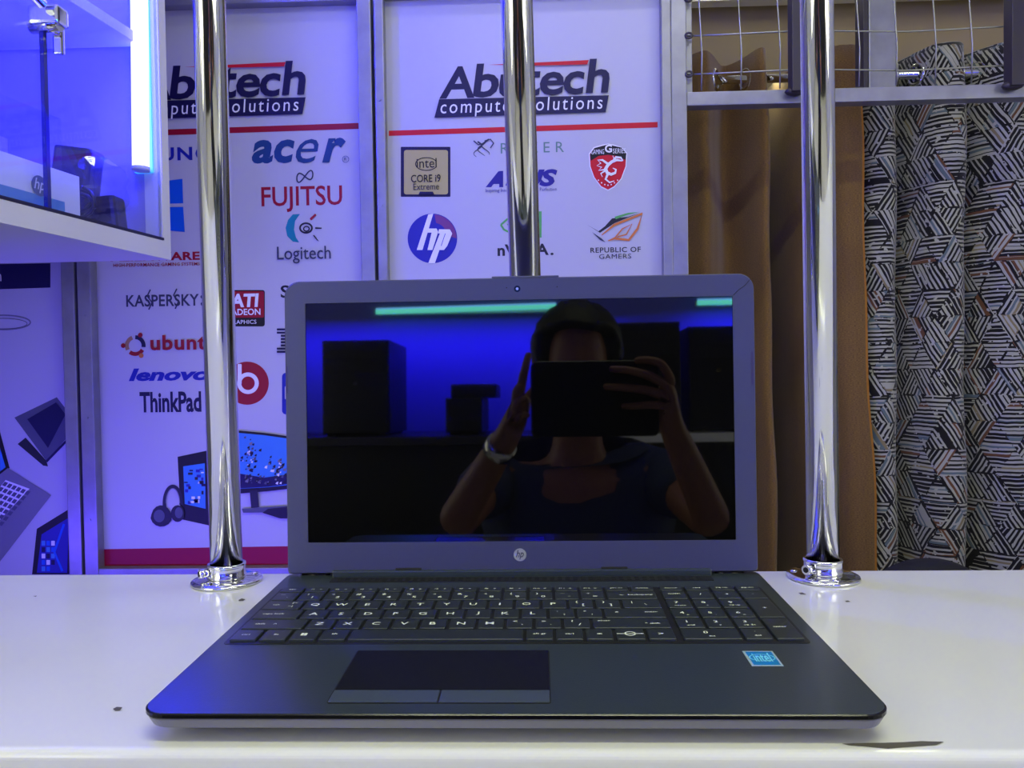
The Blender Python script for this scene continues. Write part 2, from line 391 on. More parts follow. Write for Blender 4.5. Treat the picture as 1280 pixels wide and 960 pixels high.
# --- eye logo with word
a = Art('printed_eye_logo', YA, b2)
a.poly([(640, 266), (677, 264), (677, 297), (655, 297), (655, 290), (668, 280), (655, 271), (640, 272)], I_green)
a.line([(626, 281), (634, 274), (645, 272), (655, 277), (648, 288), (638, 291), (630, 287), (626, 281)], 2.4, I_green)
a.line([(634, 281), (641, 277), (648, 280), (644, 285), (638, 284)], 2, I_green).done()
Art('printed_brand_word', YA, b2).text('nVIDIA', 622, 686, 305, 319.5, I_dk, off=.03).text('.', 688, 692, 316, 319, I_dk).done()
# --- gamers' eye
a = Art('printed_eye_emblem', YA, b2)
a.poly([(734, 281), (750, 291), (768, 279), (800, 266), (785, 271), (765, 273), (756, 283), (748, 289)], I_dk).poly([(768, 271), (785, 266), (799, 265), (783, 269), (770, 274)], I_green)
a.poly([(740, 290), (752, 298), (757, 303), (750, 300)], I_slate).line([(752, 294), (768, 281), (803, 267), (797, 286), (786, 300), (768, 298), (760, 301)], [1, 3, 3, 3, 3, 3, 1], I_or)
a.line([(768, 298), (778, 286), (790, 280), (783, 293), (772, 296)], 1.6, I_or).done()
Art('printed_brand_word', YA, b2).text('REPUBLIC OF', 738, 801, 309, 315.5, I_dk, off=.015, space=1.1).text('GAMERS', 749, 789, 317.5, 323.5, I_dk, space=1.1).done()

# --- brand banner on the left
Art('printed_brand_word', YA, b1).text('SAMSUNG', 128, 263, 184.5, 201.5, I_blue, off=.03, space=1.15).done()
a = Art('printed_window_emblem', YA, b1)
a.poly([(200, 227), (228, 223.5), (229, 254), (200, 255)], I_win).poly([(200, 259), (229, 258.5), (231, 290), (200, 287)], I_win)
a.poly([(172, 230), (197, 227), (197, 255), (172, 255)], I_win).poly([(172, 259), (197, 259), (197, 287), (172, 284)], I_win).done()
Art('printed_brand_word', YA, b1).text('a', 315, 342, 175, 204.5, I_acer, off=.035, shear=.2).text('c', 343, 369, 174.5, 204, I_acer, off=.035, shear=.2).text('e', 370, 399, 174, 204, I_acer, off=0.0, shear=.35).text('r', 403, 433, 172.5, 203, I_acer, off=.035, shear=.3).text('R', 430.5, 433.5, 197, 201, I_acer).line(circ(432, 199, 4, 16), .6, I_acer, closed=True).done()
a = Art('printed_brand_word', YA, b1)
a.text('FUJITSU', 327, 428, 232.5, 256.5, I_mar, off=.012)
a.line([(381 + 10 * sin(t) * (1), 220.5 + 7 * sin(2 * t) * .8 - 2.5 * sin(t)) for t in [2 * pi * i / 36 for i in range(36)]], 1.7, I_slate, closed=True).done()
a = Art('printed_eye_emblem', YA, b1)
a.poly([(375, 267.5), (366, 268), (360, 275), (357, 285), (359, 295), (366, 302), (374, 303), (370, 297), (367.5, 287), (369, 276)], I_teal)
a.line(circ(382.5, 285, 7.5, 20, 6), 2.2, I_dk, closed=True).line(circ(383, 286, 3.5, 14, 3), 1.6, I_dk, closed=True)
a.poly([(387, 273), (394, 267), (395.5, 269), (389, 275.5)], I_mar).poly([(394, 284), (402, 284.5), (402, 286), (394, 286)], I_dk).poly([(391, 294), (393, 294), (399, 302), (396, 300)], I_dk)
a.text('Logitech', 347, 414, 308, 324, I_slate, off=.004).done()
Art('printed_brand_word', YA, b1).text('ALIENWARE', 138, 250, 315.5, 326, I_mar, off=.035, space=1.05).text('HIGH-PERFORMANCE GAMING SYSTEMS', 142, 250, 328.5, 333, I_mar, off=.01, res=1).done()
Art('printed_brand_word', YA, b1).text('KASPERSKY', 158, 249, 368, 383, I_slate, off=.02, space=1.05).text(':', 251, 254, 369, 382, I_slate, off=.02)\
    .line([(188, 362), (184, 370), (190, 378), (186, 387)], 1.8, I_slate).line([(221, 361), (217, 369), (223, 377), (219, 386)], 1.8, I_slate).done()
a = Art('printed_graphics_badge', YA, b1)
a.poly(rrect(284, 331, 362.5, 408, 3), I_black).poly(rrect(284, 330, 364, 397, 2), I_mar).text('ATI', 288, 324, 367, 384, I_white, off=.04, shear=.1).text('RADEON', 284, 326, 386, 394, I_white, off=.02).text('GRAPHICS', 286, 321, 400, 405, I_white).done()
a = Art('printed_ring_emblem', YA, b1)
for k in range(3):
    a0 = 20 + 120 * k; a.line([(169 + 10.5 * cos(radians(a0 + 10 + t)), 432 + 10.5 * sin(radians(a0 + 10 + t))) for t in range(0, 101, 10)], 5, (I_mar, I_tan, I_navy)[k])
for an in (-65, 60, 180): a.poly(circ(169 + 15 * cos(radians(an)), 432 + 14.5 * sin(radians(an)), 3, 14), (I_mar, I_or, I_mar)[(-65, 60, 180).index(an)])
a.text('ubuntu', 189, 272, 418.5, 437.5, I_mar, off=.03, space=1.1).done()
Art('printed_brand_word', YA, b1).text('lenovo', 161, 262, 460, 476, I_blue, off=.045, shear=.25).done()
Art('printed_brand_word', YA, b1).text('ThinkPad', 175, 252, 489.5, 515.5, I_navy, off=.03).done()
a = Art('printed_ring_badge', YA, b1)
a.poly(circ(309, 479, 27, 40), I_mar).poly([circ(310, 479, 13.5, 30), circ(310, 479, 8.5, 24)], I_white).poly(rrect(297, 302, 455, 480, 1), I_white).done()
Art('printed_brand_word', YA, b1).text('SONY', 351, 420, 356, 372, I_black, off=.02).done()
a = Art('printed_striped_word', YA, b1)
for k in range(8): a.poly(rrect((346, 346, 351, 351, 351, 351, 346, 346)[k], 392, 410.5 + 4 * k, 413 + 4 * k, .2), I_navy)
a.done()
a = Art('printed_blue_badge', YA, b1); a.poly([rrect(352.5, 400, 466, 518, 5), rrect(356, 396, 483, 499, 1)], I_blue).done()

# printed picture: tower, headphones, monitor, keyboard
a = Art('printed_computer_picture', YA, b1)
a.poly([(222, 571), (262, 562.5), (300, 561), (300, 664), (262, 657), (226, 649)], I_black).poly([(229, 583), (256, 579), (257, 636), (231, 630)], I_lb)
random.seed(3)
for k in range(26):
    x, y = random.uniform(230, 252), random.uniform(584, 628); a.poly(rrect(x, x + random.uniform(2, 6), y, y + random.uniform(1.5, 5), .2, 1), random.choice((I_dk, I_navy, I_hp, I_white)), 0)
a.l += 1
a.line([(216 + 10.5 * cos(radians(t)) + 3 * cos(radians(t)) * 0, 629 + 21 * sin(radians(t))) for t in range(165, 371, 10)], [4.6] * 21, I_dk).line([(216 + 8.6 * cos(radians(t)), 629 + 18.5 * sin(radians(t))) for t in range(180, 361, 12)], 1.0, I_gray)
a.poly([(201.5 + 13 * cos(radians(t)) * (1.05 if t < 180 else .95), 645 + 13.5 * sin(radians(t))) for t in range(0, 360, 24)], I_dk).poly(circ(222, 642, 8.5, 16, 10.5), I_dk).poly(circ(223.5, 641, 5, 14, 7), I_char2).poly(circ(199, 645, 7, 14, 8), I_char2)
a.poly([(297, 538), (330, 541), (366, 546), (370, 610), (335, 614), (299, 617)], I_black).poly([(298, 541), (330, 544), (366, 549), (370, 605), (335, 609), (299, 611)], I_lb).poly([(299, 592), (330, 597), (368, 592), (369, 604), (335, 608.5), (299, 610.5)], I_navy)
for k in range(120):
    x, y = random.choice(((random.gauss(313, 7), random.gauss(572, 12)), (random.gauss(348, 6), random.gauss(585, 7)), (random.uniform(299, 366), random.uniform(594, 606))))
    x = min(max(x, 299), 363); y = min(max(y, 546), 603); q = random.uniform(1, 3.5)
    a.poly([(x, y), (x + q, y - q * .4), (x + q * .8, y + q), (x - q * .3, y + q * .7)], random.choice((I_dk, I_black, I_navy, I_char2, I_white, I_gray)), 0)
a.l += 1
a.poly([(312, 613), (322, 612), (324, 634), (314, 635)], I_dk).poly([(302, 636), (360, 632), (361, 640), (304, 641)], I_char2)
a.poly([(328, 641), (335, 636), (384, 631), (386, 648), (350, 648)], I_black).done()

# pictures on the far-left banner
a = Art('printed_dark_heading', YA, b0); a.poly([(-60, 331), (63, 329), (63, 359.5), (-60, 363.5)], I_navy).text('Abutech', -40, 2, 338, 352, I_white).done()
a = Art('printed_ring_outline', YA, b0); a.line(circ(4, 403, 34, 40, 9), 1.8, I_gray, closed=True).line(circ(4, 404.5, 30, 40, 6.5), .8, I_char2, closed=True).done()
a = Art('printed_folding_laptop', YA, b0)
a.poly([(18, 522), (71, 496.5), (86, 516), (86, 545), (58, 576)], I_char2).poly([(22, 555), (32, 547), (58, 576), (60, 583), (54, 582)], I_dk).line([(58, 577), (86, 548)], 3, I_navy).poly([(34, 524), (70, 503), (82, 518), (60, 560)], I_navy).done()
a = Art('printed_open_laptop', YA, b0)
a.poly([(-40, 520), (-2, 532), (12, 585), (-40, 640)], I_black).poly([(-40, 530), (-6, 540), (7, 584), (-40, 620)], I_lb)
a.poly([(10, 585), (64, 619), (0, 702), (-60, 730), (-60, 640)], I_gray).poly([(7, 600), (37, 611), (-10, 660), (-40, 660)], I_white)
for r in range(8):
    for c in range(6):
        x = 6 - r * 5.4 + c * 5.6; y = 602 + r * 6.4 + c * 2.2
        if x > -30: a.poly([(x, y), (x + 4.2, y + 1.6), (x + .6, y + 6.2), (x - 3.6, y + 4.4)], I_char2, 0)
a.l += 1; a.done()
a = Art('printed_tablet', YA, b0)
a.poly([(46, 661), (90, 634), (94, 650), (90, 718), (40, 718)], I_black).poly([(52, 668), (86, 647), (84, 716), (46, 716)], I_hp)
for k in range(14): x = 52 + (k % 3) * 6; y = 676 + (k // 3) * 8; a.poly(rrect(x, x + 4.5, y, y + 6, .3, 1), (I_lb, I_win, I_white, I_navy)[k % 4], 0)
a.l += 1; a.line([(80, 655), (68, 690), (78, 714)], 3, I_win).done()

# ------------------------------------------------------------------ right-hand steel grille
g = thing('window_grille', 'steel grille of welded wire mesh with dark bars above the curtains', 'grille', (X(1060), YW, Zp(1060, 125)))
xg0 = X(838, 200); xg1 = X(857, 200); xg2 = XR
sq(MB(), xg0, xg1, ZF, ZC).build('upright', M_tube, g)
zc0 = Zp(1060, 131); zc1 = zc0 + 0.026
sq(MB(), xg1, xg2, zc0, zc1, YW - .018, YW + .012).build('crossbar', M_tube, g)
sq(MB(), xg1, xg1 + .013, zc1, ZC, YW - .006, YW + .012, .001).build('side_strip', M_tube, g)
for px in (989.5, 1256): 
    xa = X(px, 60); sq(MB(), xa - .0135, xa + .0135, zc1 - .012, ZC, YW - .045, YW - .018, .002).build('bar', M_tubedark, g, label='dark painted square bar')
    mb = MB(); bmesh.ops.create_icosphere(mb.bm, subdivisions=2, radius=1.0)
    for v in mb.bm.verts: v.co = Vector((xa - .004 + v.co.x * .02, YW - .03 + v.co.y * .01, zc1 - .009 + v.co.z * .008 + random.uniform(-.001, .001)))
    mb.build('weld', M_tubedark, g, smooth=True)
xs = X(1112, 60); sq(MB(), xs - .026, xs + .026, zc1, ZC, YW + .03, YW + .05, .002).build('post', M_tube, g)
sq(MB(), xs - .036, xs - .027, zc1, ZC, YW + .03, YW + .07, .001).build('post', M_tubedark, g)
for px in (872, 920.6, 968.5, 1066, 1112, 1160, 1204.5, 1300):
    x0 = X(px + 2, 110); x1 = X(px - 1, 0)
    MB().path([(x0, YW - .021, zc1 + .001), (x0 + .0012, YW - .0225, zc1 + .07), (x1, YW - .021, zc1 + .16), (x1, YW - .021, ZC - .3)], 0.0014, 6).build('mesh_wire', M_wire, g)
for py in (97.5, 50, 5, -42, -90):
    zz = Zp(870, py); MB().path([(xg1 + .001, YW - .0186, zz), (X(1000), YW - .0182, zz + .004), (X(1130), YW - .0175, zz - .003), (X(1280), YW - .0182, zz + .002), (xg2 - .01, YW - .018, zz)], 0.0016, 6).build('mesh_wire', M_wire, g)
    mb = MB(); mb.path([(xg1 + .004 + .006 * cos(t), YW - .0215, zz + .005 * sin(t)) for t in [pi * k / 6 for k in range(12)]], .0022, 6, closed=True); mb.build('weld', M_tubedark, g)

# ------------------------------------------------------------------ curtains
def curtain_mats():
    def base(name):
        m = bpy.data.materials.new(name); m.use_nodes = True; b = m.node_tree.nodes['Principled BSDF']
        b.inputs['Roughness'].default_value = 0.85; b.inputs['Specular IOR Level'].default_value = 0.2
        try: b.inputs['Sheen Weight'].default_value = 0.25
        except Exception: pass
        return m, m.node_tree, b
    m1, nt, b = base('brown_curtain_cloth')
    uv = nt.nodes.new('ShaderNodeUVMap'); mp = nt.nodes.new('ShaderNodeMapping'); mp.inputs['Scale'].default_value = (260, 900, 1)
    n = nt.nodes.new('ShaderNodeTexNoise'); n.inputs['Scale'].default_value = 1; n.inputs['Detail'].default_value = 3
    cr = nt.nodes.new('ShaderNodeValToRGB'); cr.color_ramp.elements[0].position = .35; cr.color_ramp.elements[1].position = .68
    cr.color_ramp.elements[0].color = rgb(98, 74, 42); cr.color_ramp.elements[1].color = rgb(142, 108, 60)
    nt.links.new(uv.outputs[0], mp.inputs[0]); nt.links.new(mp.outputs[0], n.inputs['Vector']); nt.links.new(n.outputs['Fac'], cr.inputs[0]); nt.links.new(cr.outputs[0], b.inputs['Base Color'])
    bp = nt.nodes.new('ShaderNodeBump'); bp.inputs['Strength'].default_value = .3; bp.inputs['Distance'].default_value = .001; nt.links.new(n.outputs['Fac'], bp.inputs['Height']); nt.links.new(bp.outputs[0], b.inputs['Normal'])
    # patterned cloth: triangles, each hatched in its own direction
    m2, nt, b = base('hatched_curtain_cloth')
    N = nt.nodes.new; Lk = nt.links.new
    def mth(op, a, c=None, d=None):
        q = N('ShaderNodeMath'); q.operation = op
        for i, v in enumerate((a, c, d)):
            if v is None: continue
            if isinstance(v, (int, float)): q.inputs[i].default_value = v
            else: Lk(v, q.inputs[i])
        return q.outputs[0]
    uv = N('ShaderNodeUVMap'); nz = N('ShaderNodeTexNoise'); nz.inputs['Scale'].default_value = 30
    Lk(uv.outputs[0], nz.inputs['Vector'])
    wv = N('ShaderNodeVectorMath'); wv.operation = 'MULTIPLY_ADD'; wv.inputs[1].default_value = (.005, .005, 0); Lk(nz.outputs['Color'], wv.inputs[0]); Lk(uv.outputs[0], wv.inputs[2])
    sp = N('ShaderNodeSeparateXYZ'); Lk(wv.outputs[0], sp.inputs[0]); U, V = sp.outputs[0], sp.outputs[1]
    T = 0.066
    v_ = mth('DIVIDE', V, T * .866); u_ = mth('SUBTRACT', mth('DIVIDE', U, T), mth('MULTIPLY', v_, .5))
    iu, iv = mth('FLOOR', u_), mth('FLOOR', v_); fu, fv = mth('FRACT', u_), mth('FRACT', v_)
    half = mth('GREATER_THAN', mth('ADD', fu, fv), 1.0)
    cb = N('ShaderNodeCombineXYZ'); Lk(mth('MODULO', mth('ADD', iu, 600), 5), cb.inputs[0]); Lk(mth('MODULO', mth('ADD', iv, 600), 4), cb.inputs[1]); Lk(half, cb.inputs[2])
    wn = N('ShaderNodeTexWhiteNoise'); Lk(cb.outputs[0], wn.inputs['Vector'])
    ang = mth('ADD', mth('MULTIPLY', mth('FLOOR', mth('MULTIPLY', wn.outputs['Value'], 2.999)), pi / 3), mth('MULTIPLY', half, 0.0))
    ang = mth('ADD', ang, pi / 6 * 0 )
    dist = mth('ADD', mth('MULTIPLY', U, mth('SINE', ang)), mth('MULTIPLY', V, mth('COSINE', ang)))
    # irregular stripes: noise along the hatch direction
    c1 = N('ShaderNodeCombineXYZ'); Lk(mth('MULTIPLY', dist, 112), c1.inputs[0]); Lk(mth('MULTIPLY', wn.outputs['Value'], 37), c1.inputs[1])
    s1 = mth('SINE', mth('MULTIPLY', dist, 2 * pi * 112))
    n1 = N('ShaderNodeTexNoise'); n1.inputs['Scale'].default_value = .55; n1.inputs['Detail'].default_value = 1; Lk(c1.outputs[0], n1.inputs['Vector'])
    th = mth('MULTIPLY', mth('SUBTRACT', n1.outputs['Fac'], .5), 4.5)
    line = mth('GREATER_THAN', mth('ADD', s1, th), -0.1)
    # triangle borders
    e1 = mth('MINIMUM', mth('MINIMUM', fu, fv), mth('MINIMUM', mth('SUBTRACT', 1, fu), mth('SUBTRACT', 1, fv)))
    e2 = mth('ABSOLUTE', mth('SUBTRACT', mth('ADD', fu, fv), 1.0))
    n3 = N('ShaderNodeTexNoise'); n3.inputs['Scale'].default_value = 60; Lk(uv.outputs[0], n3.inputs['Vector'])
    edge = mth('MULTIPLY', mth('LESS_THAN', mth('MINIMUM', e1, e2), 0.04), mth('GREATER_THAN', n3.outputs['Fac'], 0.53))
    brk = mth('GREATER_THAN', n3.outputs['Fac'], 0.34)
    blank = mth('GREATER_THAN', N('ShaderNodeTexWhiteNoise').outputs[0], 2)
    ink = mth('MAXIMUM', mth('MULTIPLY', line, brk), edge)
    # line colour: mostly black, some rust, some teal
    c2 = N('ShaderNodeCombineXYZ'); Lk(mth('FLOOR', mth('MULTIPLY', dist, 112)), c2.inputs[0]); Lk(wn.outputs['Value'], c2.inputs[1])
    wn2 = N('ShaderNodeTexWhiteNoise'); Lk(c2.outputs[0], wn2.inputs['Vector'])
    cr = N('ShaderNodeValToRGB'); cr.color_ramp.interpolation = 'CONSTANT'
    E = cr.color_ramp.elements; E[0].position = 0; E[0].color = rgb(26, 24, 28); E[1].position = .86; E[1].color = rgb(110, 72, 48)
    e = E.new(.91); e.color = rgb(100, 114, 120); e = E.new(.97); e.color = rgb(140, 126, 92)
    Lk(wn2.outputs['Value'], cr.inputs[0])
    mx = N('ShaderNodeMix'); mx.data_type = 'RGBA'; Lk(ink, mx.inputs['Factor']); mx.inputs['A'].default_value = rgb(176, 174, 160); Lk(cr.outputs[0], mx.inputs['B'])
    Lk(mx.outputs['Result'], b.inputs['Base Color'])
    return m1, m2
M_brown, M_hatch = curtain_mats()
YCU = 1.36
def smooth_curve(pts, n=8):
    out = []
    for i in range(len(pts) - 1):
        p0 = pts[max(i - 1, 0)]; p1 = pts[i]; p2 = pts[i + 1]; p3 = pts[min(i + 2, len(pts) - 1)]
        for k in range(n):
            t = k / n; out.append(tuple(.5 * ((2 * p1[j]) + (-p0[j] + p2[j]) * t + (2 * p0[j] - 5 * p1[j] + 4 * p2[j] - p3[j]) * t * t + (-p0[j] + 3 * p1[j] - 3 * p2[j] + p3[j]) * t ** 3) for j in (0, 1)))
    out.append(pts[-1]); return out
def cur(t, prof, ztop_, zbot, m, x_anchor, flare, hem=None, name='cloth'):
    P = smooth_curve([(onY(px, 300, YCU).x, YCU + d) for px, d in prof])
    bm = bmesh.new(); uvl = bm.loops.layers.uv.new('UVMap'); nz = 40; rows = []; S = [0]
    for i in range(1, len(P)): S.append(S[-1] + math.hypot(P[i][0] - P[i - 1][0], P[i][1] - P[i - 1][1]))
    for j in range(nz + 1):
        z = ztop_ + (zbot - ztop_) * j / nz; fl = 1 + flare * (Zp(1000, 300) - z)
        amp = 1.0 + .15 * sin(j * .35)
        rows.append([bm.verts.new((x_anchor + (p[0] - x_anchor) * fl + .002 * sin(z * 17 + p[0] * 30), YCU + (p[1] - YCU) * amp, z)) for i, p in enumerate(P)])
    for j in range(nz):
        z0 = ztop_ + (zbot - ztop_) * j / nz; z1 = ztop_ + (zbot - ztop_) * (j + 1) / nz
        for i in range(len(P) - 1):
            f = bm.faces.new((rows[j][i], rows[j + 1][i], rows[j + 1][i + 1], rows[j][i + 1])); f.smooth = True
            if hem and i >= len(P) - 4: f.material_index = 1
            for l, (s_, z_) in zip(f.loops, ((S[i], z0), (S[i], z1), (S[i + 1], z1), (S[i + 1], z0))): l[uvl].uv = (s_, z_)
    me = bpy.data.meshes.new(name); bm.to_mesh(me); bm.free(); me.materials.append(m)
    if hem: me.materials.append(hem)
    o = link(name, me, t); md = o.modifiers.new('thick', 'SOLIDIFY'); md.thickness = .0015; md.offset = 0
    return P
M_hem = mat('ochre_hem', rgb(176, 116, 36), .8)
zrod = onY(1000, 97.5, YCU).z; zct = onY(1000, 70, YCU).z
t = thing('curtain', 'plain brown eyelet curtain hanging beside the steel upright', 'curtain', (onY(970, 300, YCU).x, YCU, ZF))
PB = cur(t, [(846, .02), (862, -.02), (878, -.045), (893, -.01), (912, .045), (930, .02), (945, -.045), (953, -.05), (957, -.02), (960, .12), (972, .26), (994, .26), (1006, .10), (1035, -.035), (1058, -.055), (1070, -.05)], zct, ZF + .03, M_brown, onY(858, 300, YCU).x, .085, M_hem)
t2 = thing('curtain', 'grey and black geometric hatched eyelet curtain at the right edge', 'curtain', (onY(1200, 300, YCU).x, YCU + .03, ZF))
PP = cur(t2, [(1052, .05), (1070, .0), (1090, -.035), (1110, -.03), (1126, .03), (1131, .06), (1138, .03), (1155, -.04), (1180, -.055), (1196, -.03), (1202, .035), (1208, .05), (1216, .01), (1240, -.045), (1270, -.05), (1290, -.01), (1300, .04), (1310, .04), (1330, -.03), (1380, -.04), (1410, .04), (1450, -.03)], zct, ZF + .03, M_hatch, onY(1130, 300, YCU).x, .01)
rod = thing('curtain_rod', 'polished curtain rod threaded through both eyelet curtains', 'curtain rod', (onY(1100, 97, YCU).x, YCU, zrod))
MB().tube((onY(850, 97, YCU).x, YCU, zrod), (XR, YCU, zrod), .009, 20).build('rod', M_chrome, rod)
for tt, P in ((t, PB), (t2, PP)):
    for i in range(1, len(P)):
        if (P[i - 1][1] - YCU) * (P[i][1] - YCU) < 0:
            mb = MB(); dx = P[i][0] - P[i - 1][0]; dy = P[i][1] - P[i - 1][1]; q = math.hypot(dx, dy) or 1; tv = Vector((dx / q, dy / q, 0))
            fl = 1 if tt is t2 else 1 + .085 * (Zp(1000, 300) - zrod); xa = onY(858, 300, YCU).x
            c = Vector((xa + (P[i][0] - xa) * fl if tt is t else P[i][0], YCU, zrod))
            mb.path([c + .021 * (cos(a_) * tv + sin(a_) * Vector((0, 0, 1))) for a_ in [2 * pi * k / 24 for k in range(24)]], .0045, 8, closed=True)
            mb.build('eyelet', M_chrome, tt)
# fluorescent batten over the curtains
l = thing('batten_lamp', 'white fluorescent batten glowing along the top above the curtains', 'lamp', (0.75, 1.6, 0.9))
M_lamp = mat('fluorescent_tube', (1, 1, 1, 1), .5, emit=(1, .98, .8, 1), es=3.0)
zl = onY(1060, -12, 1.6).z
MB().box(onY(846, 0, 1.6).x, XR - .1, 1.62, 1.66, zl - .006, zl + .05, .003).build('housing', M_fascia, l)
MB().tube((onY(850, 0, 1.6).x, 1.6, zl + .010), (XR - .12, 1.6, zl + .010), .013, 16).build('tube', M_lamp, l)

# chair behind the counter
ch = thing('office_chair', 'dark rounded chair back just showing over the rear counter edge at right', 'chair', (onY(1165, 708, .8).x, .85, ZF))
cx = onY(1165, 708, .8).x; ztopc = onY(1165, 700.5, .8).z; M_blk = mat('black_chair_fabric', rgb(16, 15, 26), .8)
mb = MB(); rs = []
for yy, sc in ((.775, .93), (.785, 1), (.815, 1), (.825, .93)):
    ring = []
    for p in rrect(-.115, .115, -.3, 0, (.112, .112, .05, .05), 12): ring.append((cx + p[0] * sc, yy + .35 * p[0] ** 2, ztopc + (p[1] + .15) * sc - .15))
    rs.append(ring)
mb.rings(rs).build('backrest', M_blk, ch, smooth=True)
MB().box(cx - .22, cx + .22, .86, 1.05, ztopc - .57, ztopc - .50, .02).build('seat', M_blk, ch)
MB().box(cx - .03, cx + .03, .82, .9, ztopc - .56, ztopc - .25, .005).build('back_bracket', M_tubedark, ch)
MB().tube((cx, .95, ztopc - .57), (cx, .95, ZF + .08), .022, 16).build('stem', M_chrome, ch)
for k in range(5):
    a_ = 2 * pi * k / 5 + .3; e = (cx + .17 * cos(a_), .95 + .15 * sin(a_), ZF + .055)
    lg = MB().tube((cx, .95, ZF + .09), e, .018, 10, .012).build('leg', M_tubedark, ch); MB().tube((e[0] - .01, e[1], ZF + .026), (e[0] + .01, e[1], ZF + .026), .025, 14).build('caster', M_blk, lg)

# ================================================================== COUNTER
CF, CB = -0.005, 0.327
ct = thing('counter', 'glossy white counter the laptop and poles stand on', 'counter', (0, .16, ZF))
mb = MB(); prof = []
for k in range(7): a_ = pi / 2 * k / 6; prof.append((CF + .005 - .005 * cos(a_) , -.005 + .005 * sin(a_)))
prof = [(CF, -.030)] + prof + [(CB - .001, 0), (CB, -.001), (CB, -.030)]
rs = [[(x, p[0], p[1]) for p in prof] for x in (XL + .005, XR - .25)]
mb.rings(rs); o = mb.build('countertop', M_white, ct)
for f in o.data.polygons: f.use_smooth = False
MB().box(XL + .01, XR - .26, CF + .002, CF + .02, ZF, -.0295).build('front_panel', M_fascia, ct)
MB().box(XL + .01, XR - .26, CB - .02, CB - .004, ZF, -.0295).build('rear_panel', M_fascia, ct)
def chip(pts, m, z=.0003):
    mb = MB(); mb.poly([pts], lambda p: onZ(p[0], p[1], z)); mb.build('chip', m, ct, label='small dark chip in the white surface')
M_chip = mat('bare_board', rgb(84, 80, 74), .8)
chip([(141, 886), (146, 883.5), (153, 884), (150, 888), (144, 888.5)], M_chip)
chip([(298, 750), (302, 748), (307, 749), (304, 751), (299, 751)], M_chip)
chip([(998, 741), (1003, 740.5), (1008, 743), (1001, 743)], M_chip)
chip([(1056, 751), (1060, 750.5), (1063, 752), (1058, 752.5)], M_chip)
chip([(41, 745), (46, 744.5), (45, 746)], M_chip)
ep = [(1052, 929.5), (1068, 928.8), (1085, 928.5), (1105, 928.4), (1130, 927.6), (1152, 926.2), (1162, 926.6), (1180, 927.0), (1171, 931), (1150, 932.5), (1128, 934), (1110, 935.6), (1092, 933.8), (1075, 932.4), (1062, 931.5)]
mb = MB(); mb.poly([ep], lambda p: onY(p[0], p[1], CF - .0002) if onZ(p[0], p[1], .0003).y < CF + .003 else onZ(p[0], p[1], .0003)); mb.build('chip', M_chip, ct, label='long ragged chip on the front edge')

# ================================================================== POLES
def pole(px_top, px_bot, Yp, label, base_px=None):
    b = onY(px_bot[0], px_bot[1], Yp); tpt = onY(px_top[0], px_top[1], Yp); d = (tpt - b) / (tpt - b).z
    foot = b - d * b.z
    t = thing('pole', label, 'pole', (foot.x, Yp, 0), 'chrome poles screwed to the counter')
    MB().tube(foot + d * .003, foot + d * (ZC - .004), .01375, 40).build('tube', M_chrome, t)
    fl = MB().lathe((foot.x, Yp, .0002), [(.0005, 0), (.030, 0), (.0308, .0012), (.0302, .0026), (.026, .0036), (.018, .0042), (.0155, .0050), (.0142, .005), (.0005, .005)], 48).build('flange', M_chrome, t)
    co = MB().lathe((foot.x, Yp, .005), [(.0139, 0), (.0166, 0), (.0168, .002), (.0160, .0028), (.0160, .0095), (.0166, .0105), (.0163, .0122), (.0139, .0125)], 40, closed=True).build('collar', M_chrome, t)
    MB().tube((foot.x - .0135, Yp - .009, .0105), (foot.x - .0195, Yp - .0135, .0105), .0042, 14).build('set_screw', M_chrome, co)
    MB().tube((foot.x - .0192, Yp - .0133, .0105), (foot.x - .0199, Yp - .0138, .0105), .0024, 10).build('screw_socket', M_hole, co)
    for k in range(3):
        a_ = radians((35, 160, 275)[k]); c = Vector((foot.x + .024 * cos(a_), Yp + .024 * sin(a_), .0037))
        MB().lathe(c, [(.0001, 0), (.0032, 0), (.0026, .0012), (.0001, .0016)], 14).build('flange_screw', M_chrome, fl)
    return t
pole((261.4, 0), (283, 700), .300, 'chrome pole left of the laptop, nearest the display case')
pole((646, 0), (656.4, 345), .300, 'middle chrome pole rising directly behind the laptop lid')
pole((1021, 0), (1028.5, 700), .304, 'chrome pole right of the laptop in front of the brown curtain')

# ================================================================== DISPLAY CASE
YC = .85
c0 = onY(214, 325, YC); zc = c0.z; near = onZ(0, 278, zc); dirv = (c0 - near).normalized()
cA = c0; cB = c0 + dirv * ((0.05 - c0.y) / dirv.y)         # right face runs from the far corner towards the room
case = thing('display_case', 'white glass-fronted display case lit by blue light, upper left', 'display case', (c0.x - .2, .5, zc))
fd = Vector((dirv.x, dirv.y, 0)).normalized(); fn = Vector((-fd.y, fd.x, 0))          # fn points to -X (inside)
if fn.x > 0: fn = -fn
def cw(s, d, z): return Vector((cA.x, cA.y, 0)) - fd * s + fn * d + Vector((0, 0, z))  # s towards camera, d inward
Lc = (cB - cA).length; XLi = XL + .003
def hull(name, s0, s1, d0, d1, z0, z1, m, par=None, label=None):
    mb = MB(); rs = [[cw(s0, d0, z), cw(s1, d0, z), cw(s1, d1, z), cw(s0, d1, z)] for z in (z0, z1)]
    mb.rings(rs); return mb.build(name, m, par or case, label=label)
def slab(name, z0, z1, m, inset=0.0, label=None):
    a_, b_ = cw(0, inset, 0), cw(Lc, inset, 0)
    mb = MB(); mb.rings([[(a_.x, a_.y, z), (b_.x, b_.y, z), (XLi, b_.y, z), (XLi, a_.y, z)] for z in (z0, z1)]); return mb.build(name, m, case, label=label)
M_case = mat('white_case_board', rgb(214, 214, 222), .35)
